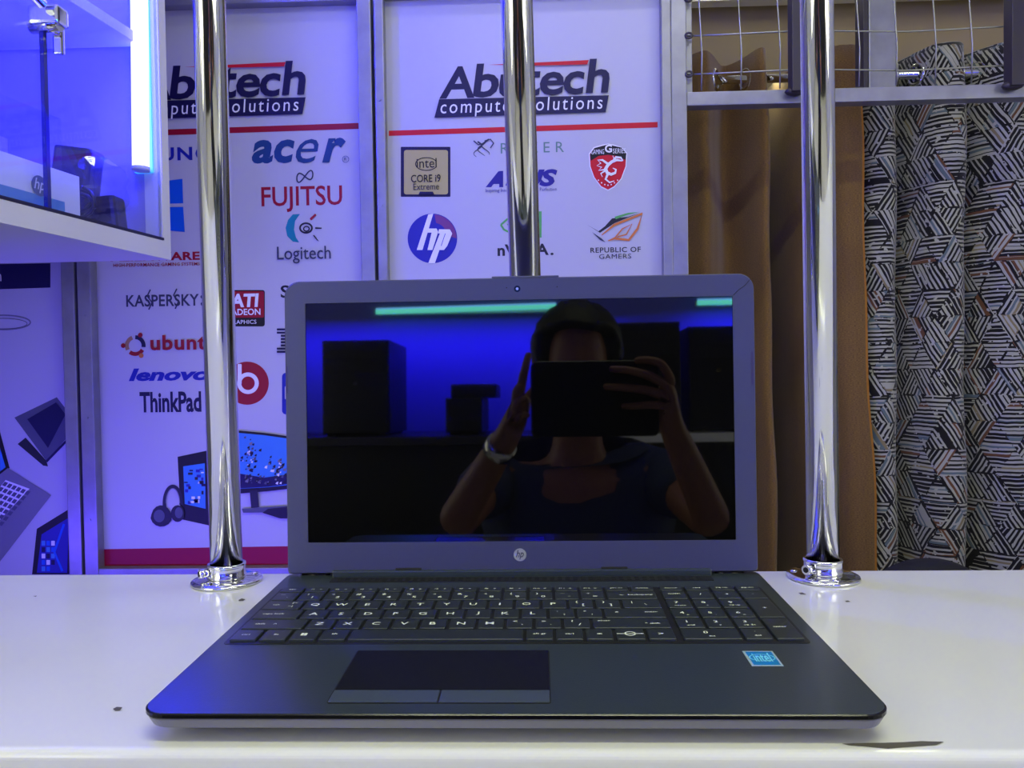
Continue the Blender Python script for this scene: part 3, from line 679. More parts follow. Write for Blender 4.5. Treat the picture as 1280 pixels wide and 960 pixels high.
M_cin = mat('blue_lit_case_lining', rgb(150, 145, 205), .5)  # white lining, its colour tinted to carry the blue LED light
slab('bottom_board', zc, zc + .028, M_case)
slab('top_board', 1.30, 1.33, M_case)
hull('track', .018, Lc, -.0006, .012, zc + .0285, zc + .0325, mat('dark_track', rgb(20, 16, 60), .4))
hull('corner_post', 0, .02, 0, .03, zc + .028, 1.30, M_case)
hull('corner_post', Lc - .02, Lc, 0, .03, zc + .028, 1.30, M_case)
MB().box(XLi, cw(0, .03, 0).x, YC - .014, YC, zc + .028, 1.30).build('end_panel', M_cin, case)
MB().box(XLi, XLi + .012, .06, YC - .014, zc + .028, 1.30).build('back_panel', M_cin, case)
# shelf: unprojected edge
sh_z = zc + .33
a_ = cw(.03, .022, 0); b_ = cw(Lc - .03, .022, 0)
mb = MB(); mb.rings([[(a_.x, a_.y, z), (b_.x, b_.y, z), (XLi + .012, b_.y, z), (XLi + .012, a_.y - .0, z)] for z in (sh_z, sh_z + .016)]); mb.build('shelf', M_case, case)
# panes: joint where the vertical edge stands in the photograph
def s_at(px, py):
    n = fn; d = ray(px, py); t_ = (Vector((cA.x, cA.y, 0)) - Vector((CAM.x, CAM.y, 0))).dot(n) / Vector((d.x, d.y, 0)).dot(n)
    p = CAM + t_ * d; return (Vector((cA.x, cA.y, 0)) - Vector((p.x, p.y, 0))).dot(fd), p.z
sj, _z = s_at(62, 200)
hull('pane', .02, sj - .0015, .002, .007, zc + .033, 1.298, M_glass)
hull('pane', sj + .0015, Lc - .02, .002, .007, zc + .033, 1.298, M_glass)
hull('pane_edge', sj - .003, sj + .003, .0015, .0075, zc + .033, 1.298, mat('deep_blue_glass_edge', rgb(20, 20, 130), .1, spec=.8))
sk, zk = s_at(57, 22)
cl = MB(); cl.box(-.02, .02, -.012, .012, -.012, .012, .004, M=Matrix.Translation(cw(sk, -.004, zk)))
cl.tube(cw(sk, -.02, zk - .01), cw(sk, .02, zk - .01), .009, 16); cl.tube(cw(sk + .02, -.012, zk + .008), cw(sk + .09, -.02, zk + .022), .007, 12); cl.box(-.006, .006, -.004, .004, -.035, 0, .002, M=Matrix.Translation(cw(sk - .012, -.008, zk - .008)))
cl.build('glass_clamp', M_chrome, case, label='chrome clamp gripping the glass panes')
# LED batten inside, on the end panel
M_led = mat('blue_led_tube', (1, 1, 1, 1), .5, emit=(.0105, .0095, 1.0, 1), es=150)
M_halo = mat('cyan_halo_glow', (.3, .8, 1, 1), .5, emit=(.03, .42, 1.0, 1), es=1.1)  # glowing strip that stands in for the cyan halo around the tube
YL = YC - .035
pb = onY(176, 209, YL); pt2 = onY(174, 0, YL); dl_ = (pt2 - pb) / (pt2 - pb).z
led = thing('led_tube_lamp', 'glowing blue-white tube lamp standing upright inside the display case', 'lamp', (pb.x, YL, pb.z))
MB().tube(pb, pb + dl_ * .7, .0125, 20).build('tube', M_led, led)
MB().box(pb.x - .017, pb.x + .012, YC - .022, YC - .0145, pb.z - .005, pb.z + .72).build('halo_strip', M_halo, led)
MB().tube(pb - dl_ * .006, pb, .0135, 20).build('end_cap', M_case, led)
# goods in the case
zin = zc + .0282
s1, _ = s_at(105, 255)
M_card = mat('white_carton', rgb(214, 216, 214), .6)
bx = thing('carton', 'long white cardboard box with a round badge lying in the display case', 'box', cw(s1 + .2, .06, zin))
bh = .082
hull('carton_body', s1 - .03, s1 + .5, .03, .16, zin + .0003, zin + bh * .82, M_card, bx)
M_cb = mat('carton_label_blue', rgb(90, 140, 180), .5); M_cg = mat('carton_print_grey', rgb(90, 100, 130), .5)
hull('carton_label', s1 + .0, s1 + .115, .0292, .0300, zin + .002, zin + .026, M_cb, bx)
hull('carton_label', s1 + .19, s1 + .36, .0292, .0300, zin + .002, zin + .02, M_cg, bx)
sb, zb = s_at(74, 229)
mb = MB(); cc = cw(sb, .0290, zb - .002)
def onface(p): return cc + (-fd) * (-p[0]) + Vector((0, 0, p[1]))
mb.poly([circ(0, 0, .0135, 28)], onface); mb.build('carton_badge', M_cg, bx)
vs, fs, (a0, a1, c0_, d0) = text_tris('hp', .01, .25)
mb = MB(); VV = [mb.bm.verts.new(cw(sb, .0286, zb - .002) + fd * ((v[0] - (a0 + a1) / 2) * .019 / (a1 - a0)) + Vector((0, 0, (v[1] - (c0_ + d0) / 2) * .019 / (d0 - c0_)))) for v in vs]
for f in fs:
    try: mb.bm.faces.new([VV[i] for i in f])
    except ValueError: pass
mb.build('carton_letters', M_card, bx, recalc=False)
cb_ = thing('clear_box', 'clear plastic package standing on the white carton in the case', 'box', cw(s1 + .06, .07, zin + bh * .82))
hull('shell', s1 - .01, s1 + .15, .04, .12, zin + bh * .82 + .0005, zin + bh * .82 + .075, M_glass, cb_)
hull('card_insert', s1 + .0, s1 + .14, .115, .117, zin + bh * .82 + .002, zin + bh * .82 + .05, mat('lilac_card', rgb(150, 140, 200), .6), cb_)
cb2 = thing('clear_box', 'second clear plastic package on the carton, nearer the clamp', 'box', cw(s1 + .25, .07, zin + bh * .82))
hull('shell', s1 + .19, s1 + .40, .04, .13, zin + bh * .82 + .0005, zin + bh * .82 + .085, M_glass, cb2)
hull('card_insert', s1 + .2, s1 + .39, .125, .127, zin + bh * .82 + .002, zin + bh * .82 + .055, mat('lilac_card', rgb(150, 140, 200), .6), cb2)
# wrapped dark adapter
ad = thing('bagged_adapter', 'dark adapter wrapped in plastic beside the white carton in the case', 'adapter', cw(s1 - .10, .09, zin))
M_ad = mat('dark_violet_plastic', rgb(30, 24, 70), .35); q = cw(s1 - .085, .09, 0)
MB().box(-.028, .028, -.02, .02, 0.001, .125, .006, M=Matrix.Translation((q.x, q.y, zin)) @ Matrix.Rotation(radians(8), 4, 'Y')).build('adapter_body', M_ad, ad)
MB().box(-.02, .02, -.018, .018, 0.001, .055, .006, M=Matrix.Translation((q.x + .052, q.y + .015, zin)) @ Matrix.Rotation(radians(-6), 4, 'Y')).build('plug', M_ad, ad)
MB().path([Vector((q.x + .03 + .022 * cos(t_ * .5), q.y - .026, zin + .03 + .02 * sin(t_ * .5) + t_ * .0008)) for t_ in range(26)], .0028, 8).build('cable', M_ad, ad)
mb = MB(); bmesh.ops.create_icosphere(mb.bm, subdivisions=3, radius=1.0); random.seed(5)
for v in mb.bm.verts:
    n_ = 1 + random.uniform(-.10, .10); v.co = Vector((q.x + .025 + v.co.x * .062 * n_, q.y + v.co.y * .04 * n_, zin + .062 + v.co.z * .058 * n_))
mb.build('plastic_bag', M_glass, ad)

# ================================================================== LAPTOP
W2 = .19; D = .246; ZT0, ZT1 = .0165, .0225
def zt(y): return ZT0 + (ZT1 - ZT0) * max(0, min(1, y / D))
lap = thing('laptop', 'open dark grey laptop with a blank glossy screen on the white counter', 'laptop', (0, D / 2, 0))
M_deck = mat('charcoal_deck', rgb(46, 55, 61), .31, spec=.6, bump=(900, .05))
M_base = mat('grey_base_shell', rgb(128, 128, 132), .4)
M_rim = mat('gloss_dark_rim', rgb(10, 10, 18), .18)
M_key = mat('black_key', rgb(40, 46, 52), .32, spec=.5)
M_well = mat('key_well', rgb(24, 25, 28), .45)
M_leg = mat('key_legend_print', rgb(225, 232, 215), .6)
M_bez = mat('blue_lit_bezel', rgb(62, 64, 100), .4, spec=.5, bump=(700, .04))  # dark plastic with the tint of the blue light in its colour
M_scr = mat('black_glass_screen', (.0012, .0012, .0014, 1), .025, spec=.5, ior=1.7)
M_pad = mat('touchpad_film', rgb(26, 27, 34), .16, spec=.5)
M_btn = mat('touchpad_button_plastic', rgb(62, 72, 82), .32, spec=.5)
M_rub = mat('rubber', rgb(18, 18, 20), .7)
def outline(ins, zf): return [(p[0], p[1], zf(p[1])) for p in rrect(-W2 + ins, W2 - ins, 0 + ins, D - ins * .3, (.010, .010, .014, .014), 8)]
mb = MB(); mb.rings([outline(.022, lambda y: .0028), outline(.013, lambda y: .0050 + .012 * y), outline(.0022, lambda y: zt(y) - .0080), outline(.0005, lambda y: zt(y) - .0034), outline(.0012, lambda y: zt(y) - .0028)]); base = mb.build('base_shell', M_base, lap, smooth=False)
mb = MB(); mb.rings([outline(.0012, lambda y: zt(y) - .0028), outline(0, lambda y: zt(y) - .0024), outline(0, lambda y: zt(y) - .0006), outline(.0006, lambda y: zt(y) - .0001)]); mb.build('rim', M_rim, lap)
mb = MB(); mb.rings([outline(.0006, lambda y: zt(y) - .0004), outline(.0008, lambda y: zt(y))]); deck = mb.build('palm_deck', M_deck, lap)
for (x, y) in ((-.15, .03), (.15, .03), (-.15, .22), (.15, .22)): MB().box(x - .02, x + .02, y - .004, y + .004, .0001, .003, .001).build('rubber_foot', M_rub, lap)
pn = onY(635, 907.5, 0); MB().box(pn.x - .0024, pn.x + .0024, .0028, .005, .0085, .0100).build('finger_notch', M_hole, lap)
# notch ports on the right side
MB().box(W2 - .0012, W2 + .0003, .07, .085, .0125, .0165).build('port', M_hole, lap)
MB().box(W2 - .0012, W2 + .0003, .10, .114, .0130, .0170).build('port', M_hole, lap)
MB().box(-W2 - .0003, -W2 + .0012, .16, .175, .0135, .0180).build('port', M_hole, lap)

# wedge frame: build on the sloping deck
SL = math.atan2(ZT1 - ZT0, D)
MD = Matrix.Translation((0, 0, ZT0)) @ Matrix.Rotation(SL, 4, 'X')
# keyboard well
KX0, KX1 = -.1808, .1785; KY0 = .0935; U_ = (KX1 - KX0) / 19.15; VP = .0190; FR = .0125
mb = MB(); z_ = .0003
rr = rrect(KX0 - .002, KX1 + .002, KY0 - .002, KY0 + 5 * VP + FR + .0015, .003, 4)
mb.rings([[MD @ Vector((p[0], p[1], 0)) for p in rr], [MD @ Vector((p[0], p[1], z_)) for p in rr]]); mb.build('keyboard_tray', M_well, lap)
def key(x0, x1, y0, y1, legs=()):
    g_ = .0011; h = .0021; a0, a1, b0_, b1_ = x0 + g_, x1 - g_, y0 + g_ * .9, y1 - g_ * .9
    lo = rrect(a0, a1, b0_, b1_, .0007, 2); hi = rrect(a0 + .0005, a1 - .0005, b0_ + .0005, b1_ - .0005, .0009, 2)
    mb = MB(); mb.rings([[MD @ Vector((p[0], p[1], z_)) for p in lo], [MD @ Vector((p[0], p[1], h - .0004)) for p in lo], [MD @ Vector((p[0], p[1], h)) for p in hi]])
    k = mb.build('key', M_key, lap)
    if legs:
        mb = MB()
        for (s_, u, v, hgt) in legs:       # centre u,v in key fractions, height in mm
            if s_ in ('#win', '#ud', '#lock'):
                cx_, cy_ = a0 + (a1 - a0) * u, b0_ + (b1_ - b0_) * v; q = hgt / 1000
                if s_ == '#win':
                    for i in (0, 1):
                        for j in (0, 1): mb.poly([[(cx_ - q + i * q * 1.05, cy_ - q + j * q * 1.05), (cx_ - q + i * q * 1.05 + q * .95, cy_ - q + j * q * 1.05), (cx_ - q + i * q * 1.05 + q * .95, cy_ - q + j * q * 1.05 + q * .95), (cx_ - q + i * q * 1.05, cy_ - q + j * q * 1.05 + q * .95)]], lambda p: MD @ Vector((p[0], p[1], h + .0001)))
                else:
                    mb.poly([circ(cx_, cy_, q, 20), circ(cx_, cy_, q * .75, 20)], lambda p: MD @ Vector((p[0], p[1], h + .0001)))
                    mb.box(cx_ - (a1 - a0) * .48, cx_ + (a1 - a0) * .48, cy_ - .0003, cy_ + .0003, h + .0000, h + .0001, M=MD)
                continue
            vs, fs, (xa, xb, ya, yb) = text_tris(s_, .010, 0, 2); H_ = hgt / 1000 * 1.12; sc = H_ / .7 * 1.0
            sx = sc * 1.25; cx_ = a0 + (a1 - a0) * u; cy_ = b0_ + (b1_ - b0_) * v
            VV = [mb.bm.verts.new(MD @ Vector((cx_ + (q[0] - (xa + xb) / 2) * sx, cy_ + (q[1] - (ya + yb) / 2) * sc, h + .0001))) for q in vs]
            for f in fs:
                try: mb.bm.faces.new([VV[i] for i in f])
                except ValueError: pass
        lg = mb.build('key_legend', M_leg, k, recalc=False)
    return k
def row(keys, y0, y1, x=KX0):
    for kk in keys:
        wd_ = kk[1]; key(x, x + wd_ * U_, y0, y1, kk[0]); x += wd_ * U_
def L1(c): return [(c, .45, .5, 4.2)]
def L2(a_, b_): return [(a_, .32, .70, 3.0), (b_, .60, .34, 3.4)]
NX = KX0 + 15.15 * U_
y = KY0
row([([('ctrl', .45, .5, 2.0)], 1), ([('fn', .5, .5, 2.0)], 1), ([('#win', .45, .5, 2.0)], 1), ([('alt', .5, .55, 2.0)], 1), ((), 5.95), ([('alt gr', .5, .5, 2.0)], 1), ([('ctrl', .5, .5, 2.0)], 1), ([('<', .5, .5, 3.4)], 1), ([('#ud', .5, .5, 3.6)], 1.05), ([('>', .5, .5, 3.4)], 1)], y, y + VP)
row([([('0', .42, .62, 3.2), ('ins', .5, .25, 1.8)], 2), ([('.', .5, .7, 3.2), ('del', .5, .3, 1.8)], 1)], y, y + VP, NX)
key(NX + 3 * U_, NX + 4 * U_, y, y + 2 * VP, [('enter', .45, .55, 2.0)])
y += VP
row([([('shift', .25, .5, 2.0), ('^', .5, .5, 3)], 2.25)] + [(L1(c), 1) for c in 'ZXCVBNM'] + [(L2('<', ','), 1), (L2('>', '.'), 1), (L2('?', '/'), 1), ([('pause', .15, .72, 1.8), ('^ shift', .78, .45, 2.0)], 2.75)], y, y + VP)
row([([(n_, .4, .62, 3.2), (s_, .5, .25, 1.7)], 1) for n_, s_ in (('1', 'end'), ('2', 'v'), ('3', 'pg dn'))], y, y + VP, NX)
y += VP
row([([('caps lock', .4, .5, 2.0)], 1.75)] + [(L1(c), 1) for c in 'ASDFGHJKL'] + [(L2(':', ';'), 1), (L2('"', "'"), 1), ([('#', .2, .6, 2.0), ('enter', .78, .6, 2.0)], 2.25)], y, y + VP)
row([([(n_, .4, .5, 3.2), (s_, .6, .25, 1.8)], 1) for n_, s_ in (('4', '<'), ('5', ' .'), ('6', '>'))], y, y + VP, NX)
key(NX + 3 * U_, NX + 4 * U_, y, y + 2 * VP, [('+', .5, .5, 3)])
y += VP
row([([('tab', .3, .5, 2.0), ('|<', .78, .7, 2.2), ('>|', .72, .3, 2.2)], 1.5)] + [(L1(c), 1) for c in 'QWERTYUIOP'] + [(L2('{', '['), 1), (L2('}', ']'), 1), ([('|', .25, .65, 3), ('\\', .6, .4, 3)], 1.5)], y, y + VP)
row([([(n_, .4, .62, 3.2), (s_, .5, .25, 1.7)], 1) for n_, s_ in (('7', 'home'), ('8', '^'), ('9', 'pg up'))], y, y + VP, NX)
y += VP
row([(L2('~', '`'), 1)] + [(L2(a_, b_), 1) for a_, b_ in zip('!"#$%^&*()_+', '1234567890-=')] + [([('<-', .3, .5, 2.2), ('backspace', .68, .5, 2.2)], 2)], y, y + VP)
row([([('num', .5, .62, 2.6)], 1), ([('/', .5, .55, 3)], 1), ([('*', .5, .55, 3)], 1), ([('-', .5, .55, 3)], 1)], y, y + VP, NX)
y += VP
row([([('esc', .5, .5, 2.2)], 1)] + [([('f%d' % k, .3, .5, 2.0), ('*', .68, .5, 2.6)], 1) for k in range(1, 13)] + [([('prt sc', .5, .5, 2.0)], 1), ([('delete', .5, .5, 2.0)], 1)], y, y + FR)
row([([(s_, .5, .5, 2.0)], 1) for s_ in ('home', 'end', 'pg up', 'pg dn')], y, y + FR, NX)
# speaker / hinge strip behind the keys
MB().box(-.150, .150, .2185, .2295, 0, .0005, M=MD).build('speaker_strip', M_well, lap)
mb = MB()
for k in range(48):
    for j in range(3): mb.box(-.1445 + k * .006, -.1445 + k * .006 + .0035, .2205 + j * .003, .2212 + j * .003, .0004, .0007, M=MD)
o = mb.build('speaker_slots', M_hole, lap); o['kind'] = 'stuff'

MB().box(-.1515, .1515, .2325, .2475, .0215, .0272, .0012).build('hinge_cover', M_deck, lap)
# touchpad
pr = rrect(-.0955, .0210, .0115, .0815, .002, 4)
mb = MB(); mb.rings([[MD @ Vector((p[0], p[1], 0)) for p in pr], [MD @ Vector((p[0], p[1], .0002)) for p in pr]]); mb.build('touchpad_seam', M_hole, lap)
MB().box(-.0947, .0203, .0268, .0808, .0001, .00045, M=MD).build('touchpad', M_pad, lap)
xm = onZ(550, 867, .018).x
MB().box(-.0947, xm - .0005, .0122, .0258, .0001, .0009, .0003, M=MD).build('touchpad_button', M_btn, lap)
MB().box(xm + .0005, .0203, .0122, .0258, .0001, .0009, .0003, M=MD).build('touchpad_button', M_btn, lap)
# processor sticker
s_ = [onZ(px, py, .0185) for px, py in ((933.5, 814), (975.5, 814), (982, 831.5), (941, 831.5))]
xA, xB, yA, yB_ = s_[3].x - .0005, s_[2].x - .001, s_[3].y, s_[0].y
M_st1 = mat('sticker_silver', rgb(176, 200, 210), .3, .3); M_st2 = mat('sticker_blue', rgb(0, 120, 190), .3); M_st3 = mat('sticker_light', rgb(120, 215, 240), .3)
st = MB().box(xA, xB, yA, yB_, 0, .0002, M=MD).build('processor_sticker', M_st1, lap, label='small blue processor sticker')
MB().box(xA + .0015, xB - .0012, yA + .0012, yB_ - .0012, .0002, .0003, M=MD).build('sticker_field', M_st2, st)
vs, fs, (xa, xb, ya, yb) = text_tris('intel', .02, 0, 3)
mb = MB(); VV = [mb.bm.verts.new(MD @ Vector((xA + .004 + (q[0] - xa) / (xb - xa) * (xB - xA - .008), yA + .0055 + (q[1] - ya) / (yb - ya) * (yB_ - yA - .009), .0004))) for q in vs]
for f in fs:
    try: mb.bm.faces.new([VV[i] for i in f])
    except ValueError: pass
mb.poly([circ((xA + xB) / 2, (yA + yB_) / 2 + .0005, .0075, 30, .0052), circ((xA + xB) / 2, (yA + yB_) / 2 + .0005, .0069, 30, .0046)], lambda p: MD @ Vector((p[0], p[1], .0004)))
mb.build('sticker_lettering', M_st3, st, recalc=False)

# lid
ML = Matrix(((1, 0, 0, 0), (0, LID_U.y, LID_N.y, LID_P.y), (0, LID_U.z, LID_N.z, LID_P.z), (0, 0, 0, 1)))   # (x, t up the lid, n towards viewer)
def lidring(ins, n, x=.1888, t0=.0015, t1=.2385): return [ML @ Vector((p[0], p[1], n)) for p in rrect(-x + ins, x - ins, t0 + ins, t1 - ins, (.012, .012, .003, .003), 8)]
lid = MB().rings([lidring(.004, -.0065), lidring(.001, -.0055), lidring(0, -.003), lidring(0, -.0012), lidring(.0005, -.0006)]).build('lid_shell', mat('lid_plastic', rgb(66, 66, 76), .35), lap)
# bezel with a real opening
SX = .1716; S0, S1 = .0268, .2206
mb = MB()
outer = rrect(-.1884, .1884, .002, .2381, (.012, .012, .003, .003), 8); inner = rrect(-SX, SX, S0, S1, .0008, 8)
def bz(p, n): return ML @ Vector((p[0], p[1], n))
o0 = [mb.bm.verts.new(bz(p, -.0006)) for p in outer]; o1 = [mb.bm.verts.new(bz(p, .0006)) for p in rrect(-.1879, .1879, .0025, .2376, (.012, .012, .003, .003), 8)]
i1 = [mb.bm.verts.new(bz(p, .0006)) for p in inner]; i0 = [mb.bm.verts.new(bz(p, -.0006)) for p in inner]
n_ = len(o0)
for k in range(n_):
    j = (k + 1) % n_
    for A, B in ((o0, o1), (o1, i1), (i1, i0)): mb.bm.faces.new((A[k], A[j], B[j], B[k]))
mb.build('bezel', M_bez, lap)
MB().box(-SX, SX, S0, S1, -.0006, -.0004, M=ML).build('screen', M_scr, lap, label='blank glossy black screen')
# camera bump in the lid, webcam, sensors
MB().box(-.020, .034, .2375, .2398, -.005, 0.000, .0008, M=ML).build('lid_bump', M_bez, lap)
wc = ML.inverted() @ onY(646.5, 362.5, .2415); wx = wc.x; wt = .2293
def disc(name, x, t_, r, m, n0=.0006, n1=.0009, par=lap, seg=24):
    mb = MB(); mb.rings([[ML @ Vector((x + rr_ * cos(2 * pi * k / seg), t_ + rr_ * sin(2 * pi * k / seg), nn)) for k in range(seg)] for rr_, nn in ((r, n0), (r, n1))]); return mb.build(name, m, par)
w_ = disc('webcam', wx, wt, .0026, mat('webcam_glass', rgb(14, 14, 60), .1)); disc('webcam_lens', wx, wt, .0011, mat('webcam_lens', rgb(150, 160, 240), .2), .0009, .0011, w_)
for dx in (-.0085, .032): disc('microphone_hole', wx + dx, wt + .001, .0005, M_hole, seg=10)
# rubber bumpers on the sides, seam at the corner
MB().box(.1855, .1868, .150, .176, .0004, .0009, M=ML).build('side_bumper', mat('violet_rubber', rgb(52, 44, 96), .5), lap)
MB().box(-.1875, -.1863, .148, .170, .0004, .0009, M=ML).build('side_bumper', mat('violet_rubber', rgb(52, 44, 96), .5), lap)
MB().path([ML @ Vector(p) for p in ((.1722, .2212, .00062), (.1765, .2255, .00062), (.181, .2285, .00062), (.1855, .2335, .0006))], .00028, 6).build('bezel_crack', M_hole, lap, label='fine crack across the bezel corner')
# badge on the chin
bx_ = (ML.inverted() @ onY(650, 693, .237)); bt = bx_.y
bd = disc('badge', bx_.x, bt, .0051, mat('badge_silver', rgb(205, 208, 215), .25, .6), .0006, .0011)
vs, fs, (xa, xb, ya, yb) = text_tris('hp', .01, .3, 3)
mb = MB(); VV = [mb.bm.verts.new(ML @ Vector((bx_.x + (q[0] - (xa + xb) / 2) * .0062 / (xb - xa), bt + (q[1] - (ya + yb) / 2) * .0075 / (yb - ya), .0012))) for q in vs]
for f in fs:
    try: mb.bm.faces.new([VV[i] for i in f])
    except ValueError: pass
mb.build('badge_lettering', mat('badge_dark', rgb(40, 42, 70), .4), bd, recalc=False)
# hinges and chin bumpers
for x in (-.1665, .1665):
    MB().box(x - .013, x + .013, .2395, .248, .0235, .0245).build('hinge_gap', M_hole, lap)
    MB().tube((x - .0115, .243, .0205), (x + .0115, .243, .0205), .0052, 16).build('hinge', M_rim, lap)
for x in (-.090, .075): MB().box(x - .0105, x + .0105, .0045, .0062, .0004, .0016, .0005, M=ML).build('chin_bumper', M_rub, lap)

# ================================================================== ROOM BEHIND THE CAMERA (seen in the screen)
M_pc = mat('black_tower_steel', rgb(16, 16, 20), .4); M_pcf = mat('black_tower_front', rgb(26, 26, 34), .3)
YR = -2.05
zk = mir(840, 542, YR + .2).z
bc = thing('rear_counter', 'white shelf counter along the far wall, mirrored in the screen', 'counter', (.3, YR, ZF))
xsp = mir(700, 542, YR + .2).x
MB().box(xsp, XR - .01, YB + .005, YR + .2, zk - .03, zk, .002).build('countertop', M_fascia, bc)
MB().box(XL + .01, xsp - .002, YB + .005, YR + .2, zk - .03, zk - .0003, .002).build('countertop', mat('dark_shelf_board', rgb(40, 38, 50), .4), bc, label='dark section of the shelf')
MB().box(XL + .02, XR - .02, YR + .14, YR + .16, ZF, zk - .03).build('front_panel', M_pc, bc)
def tower(px0, px1, py0, label, y0=YR):
    x0, x1 = sorted((mir(px0, 480, y0 + .1).x, mir(px1, 480, y0 + .1).x)); zt_ = mir((px0 + px1) / 2, py0, y0 + .1).z
    t = thing('desktop_computer', label, 'computer', ((x0 + x1) / 2, y0, zk), 'dark desktop computers on the rear counter')
    MB().box(x0, x1, y0 - .28, y0 + .09, zk + .008, zt_, .004).build('tower_case', M_pc, t)
    MB().box(x0 + .002, x1 - .002, y0 + .09, y0 + .10, zk + .01, zt_ - .002, .003).build('front_cover', M_pcf, t)
    for k in range(2): MB().box(x0 + .02, x1 - .02, y0 + .1, y0 + .103, zt_ - .07 - .05 * k, zt_ - .035 - .05 * k, .001).build('drive_bay', M_pc, t)
    MB().tube(((x0 + x1) / 2, y0 + .1, zt_ - .16), ((x0 + x1) / 2, y0 + .104, zt_ - .16), .008, 14).build('power_button', M_chrome, t)
    for xx in (x0 + .03, x1 - .03): MB().box(xx - .015, xx + .015, y0 - .25, y0 + .08, zk + .0005, zk + .008).build('foot', M_rub, t)
tower(402, 486, 425, 'dark desktop tower reflected at the left of the screen')
tower(772, 852, 402, 'tall dark desktop tower reflected just right of the person')
tower(862, 935, 407, 'dark desktop tower reflected at the right edge of the screen')
tower(556, 602, 497, 'small dark desktop tower reflected left of the person')
x0, x1 = mir(566, 480, YR + .1).x, mir(620, 480, YR + .1).x; zz = mir(590, 497, YR + .1).z
pt_ = thing('set_top_box', 'flat dark box lying on the small tower, reflected left of the person', 'box', ((x0 + x1) / 2, YR, zz))
MB().box(min(x0, x1) - .01, max(x0, x1), YR - .2, YR + .08, zz + .0008, zz + .05, .004).build('box_body', M_pc, pt_)
MB().box(min(x0, x1), max(x0, x1) - .01, YR + .08, YR + .084, zz + .012, zz + .04, .001).build('front_strip', M_pcf, pt_)
M_cy = mat('cyan_led_tube', (.2, .9, .8, 1), .5, emit=(.16, 1.0, .70, 1), es=8.0)
M_cb2 = mat('blue_led_side', (.2, .4, 1, 1), .5, emit=(.2, .5, 1.0, 1), es=8.0)
for (pa, pb_, lab) in (((470, 390), (695, 383), 'long cyan-blue tube lamp reflected along the top of the screen'), ((872, 378.5), (985, 376), 'cyan-blue tube lamp reflected at the upper right corner of the screen')):
    A_, B_ = mir(pa[0], pa[1], YB + .05), mir(pb_[0], pb_[1], YB + .05)
    t = thing('wall_tube_lamp', lab, 'lamp', (A_ + B_) / 2); MB().tube(A_, B_, .010, 14).build('tube', M_cy, t)
    MB().tube(A_ + Vector((0, 0, .013)), B_ + Vector((0, 0, .013)), .004, 10).build('upper_diffuser', M_cb2, t)
    MB().box(min(A_.x, B_.x), max(A_.x, B_.x), YB + .001, YB + .03, min(A_.z, B_.z) - .01, max(A_.z, B_.z) + .01, .002).build('housing', M_fascia, t)
for k, (x, y) in enumerate(STREAK_TUBES):  # tubes added only for the streaks they give the poles
    sgn = 1 if x < 0 else -1
    t = thing('added_streak_lamp', ('upright white tube lamp added for pole streaks on the %s wall, %s' % ('left' if x < 0 else 'right', 'beside the counter')), 'lamp', (x, y, .65))
    MB().box(x - .025, x + .015, y - .03, y + .03, .03, 1.27, .003).build('housing', M_fascia, t)
    MB().tube((x + sgn * .03, y, .05), (x + sgn * .03, y, 1.25), .013, 14).build('tube', M_lamp, t)
# ceiling battens
for (x, y) in ((.20, -.55), (.35, .55)):
    t = thing('ceiling_lamp', 'white ceiling batten lamp above the %s' % ({-.55: 'front of the counter', .55: 'back of the counter'}[y]), 'lamp', (x, y, ZC))
    MB().box(x - .62, x + .62, y - .04, y + .04, ZC - .03, ZC - .001, .003).build('housing', M_fascia, t)
    MB().tube((x - .6, y, ZC - .043), (x + .6, y, ZC - .043), .013, 14).build('tube', M_lamp, t)

# ------------------------------------------------------------------ tablet and person (mirrored in the screen)
M_tab = mat('dark_tablet_back', rgb(30, 32, 40), .3, .3); M_skin = mat('brown_skin', rgb(140, 92, 70), .5, noise=(12, .05)); M_shirt = mat('navy_shirt', rgb(28, 40, 84), .8, noise=(40, .1)); M_hair = mat('black_hair', rgb(12, 11, 14), .6, bump=(200, .6))
M_trou = mat('dark_trousers', rgb(24, 24, 34), .85)
YT = CAM.y - .004
tl = mir(663, 452, YT); TW, TH = .205, .122
tab = thing('tablet', 'dark tablet held up by the person mirrored in the screen', 'tablet', (tl.x + TW / 2, YT - .004, tl.z - TH / 2))
mb = MB(); rsx = rrect(tl.x, tl.x + TW, tl.z - TH, tl.z, .010, 6)
mb.rings([[(p[0], yy, p[1]) for p in [((q_[0] - tl.x - TW / 2) * s_ + tl.x + TW / 2, (q_[1] - tl.z + TH / 2) * s_ + tl.z - TH / 2) for q_ in rsx]] for yy, s_ in ((YT - .0085, .985), (YT - .0075, 1), (YT - .0015, 1), (YT - .0005, .985))]); mb.build('tablet_body', M_tab, tab)
MB().box(tl.x + .006, tl.x + TW - .006, YT - .0090, YT - .0086, tl.z - TH + .006, tl.z - .006).build('tablet_screen', mat('tablet_screen', rgb(12, 12, 14), .1), tab)

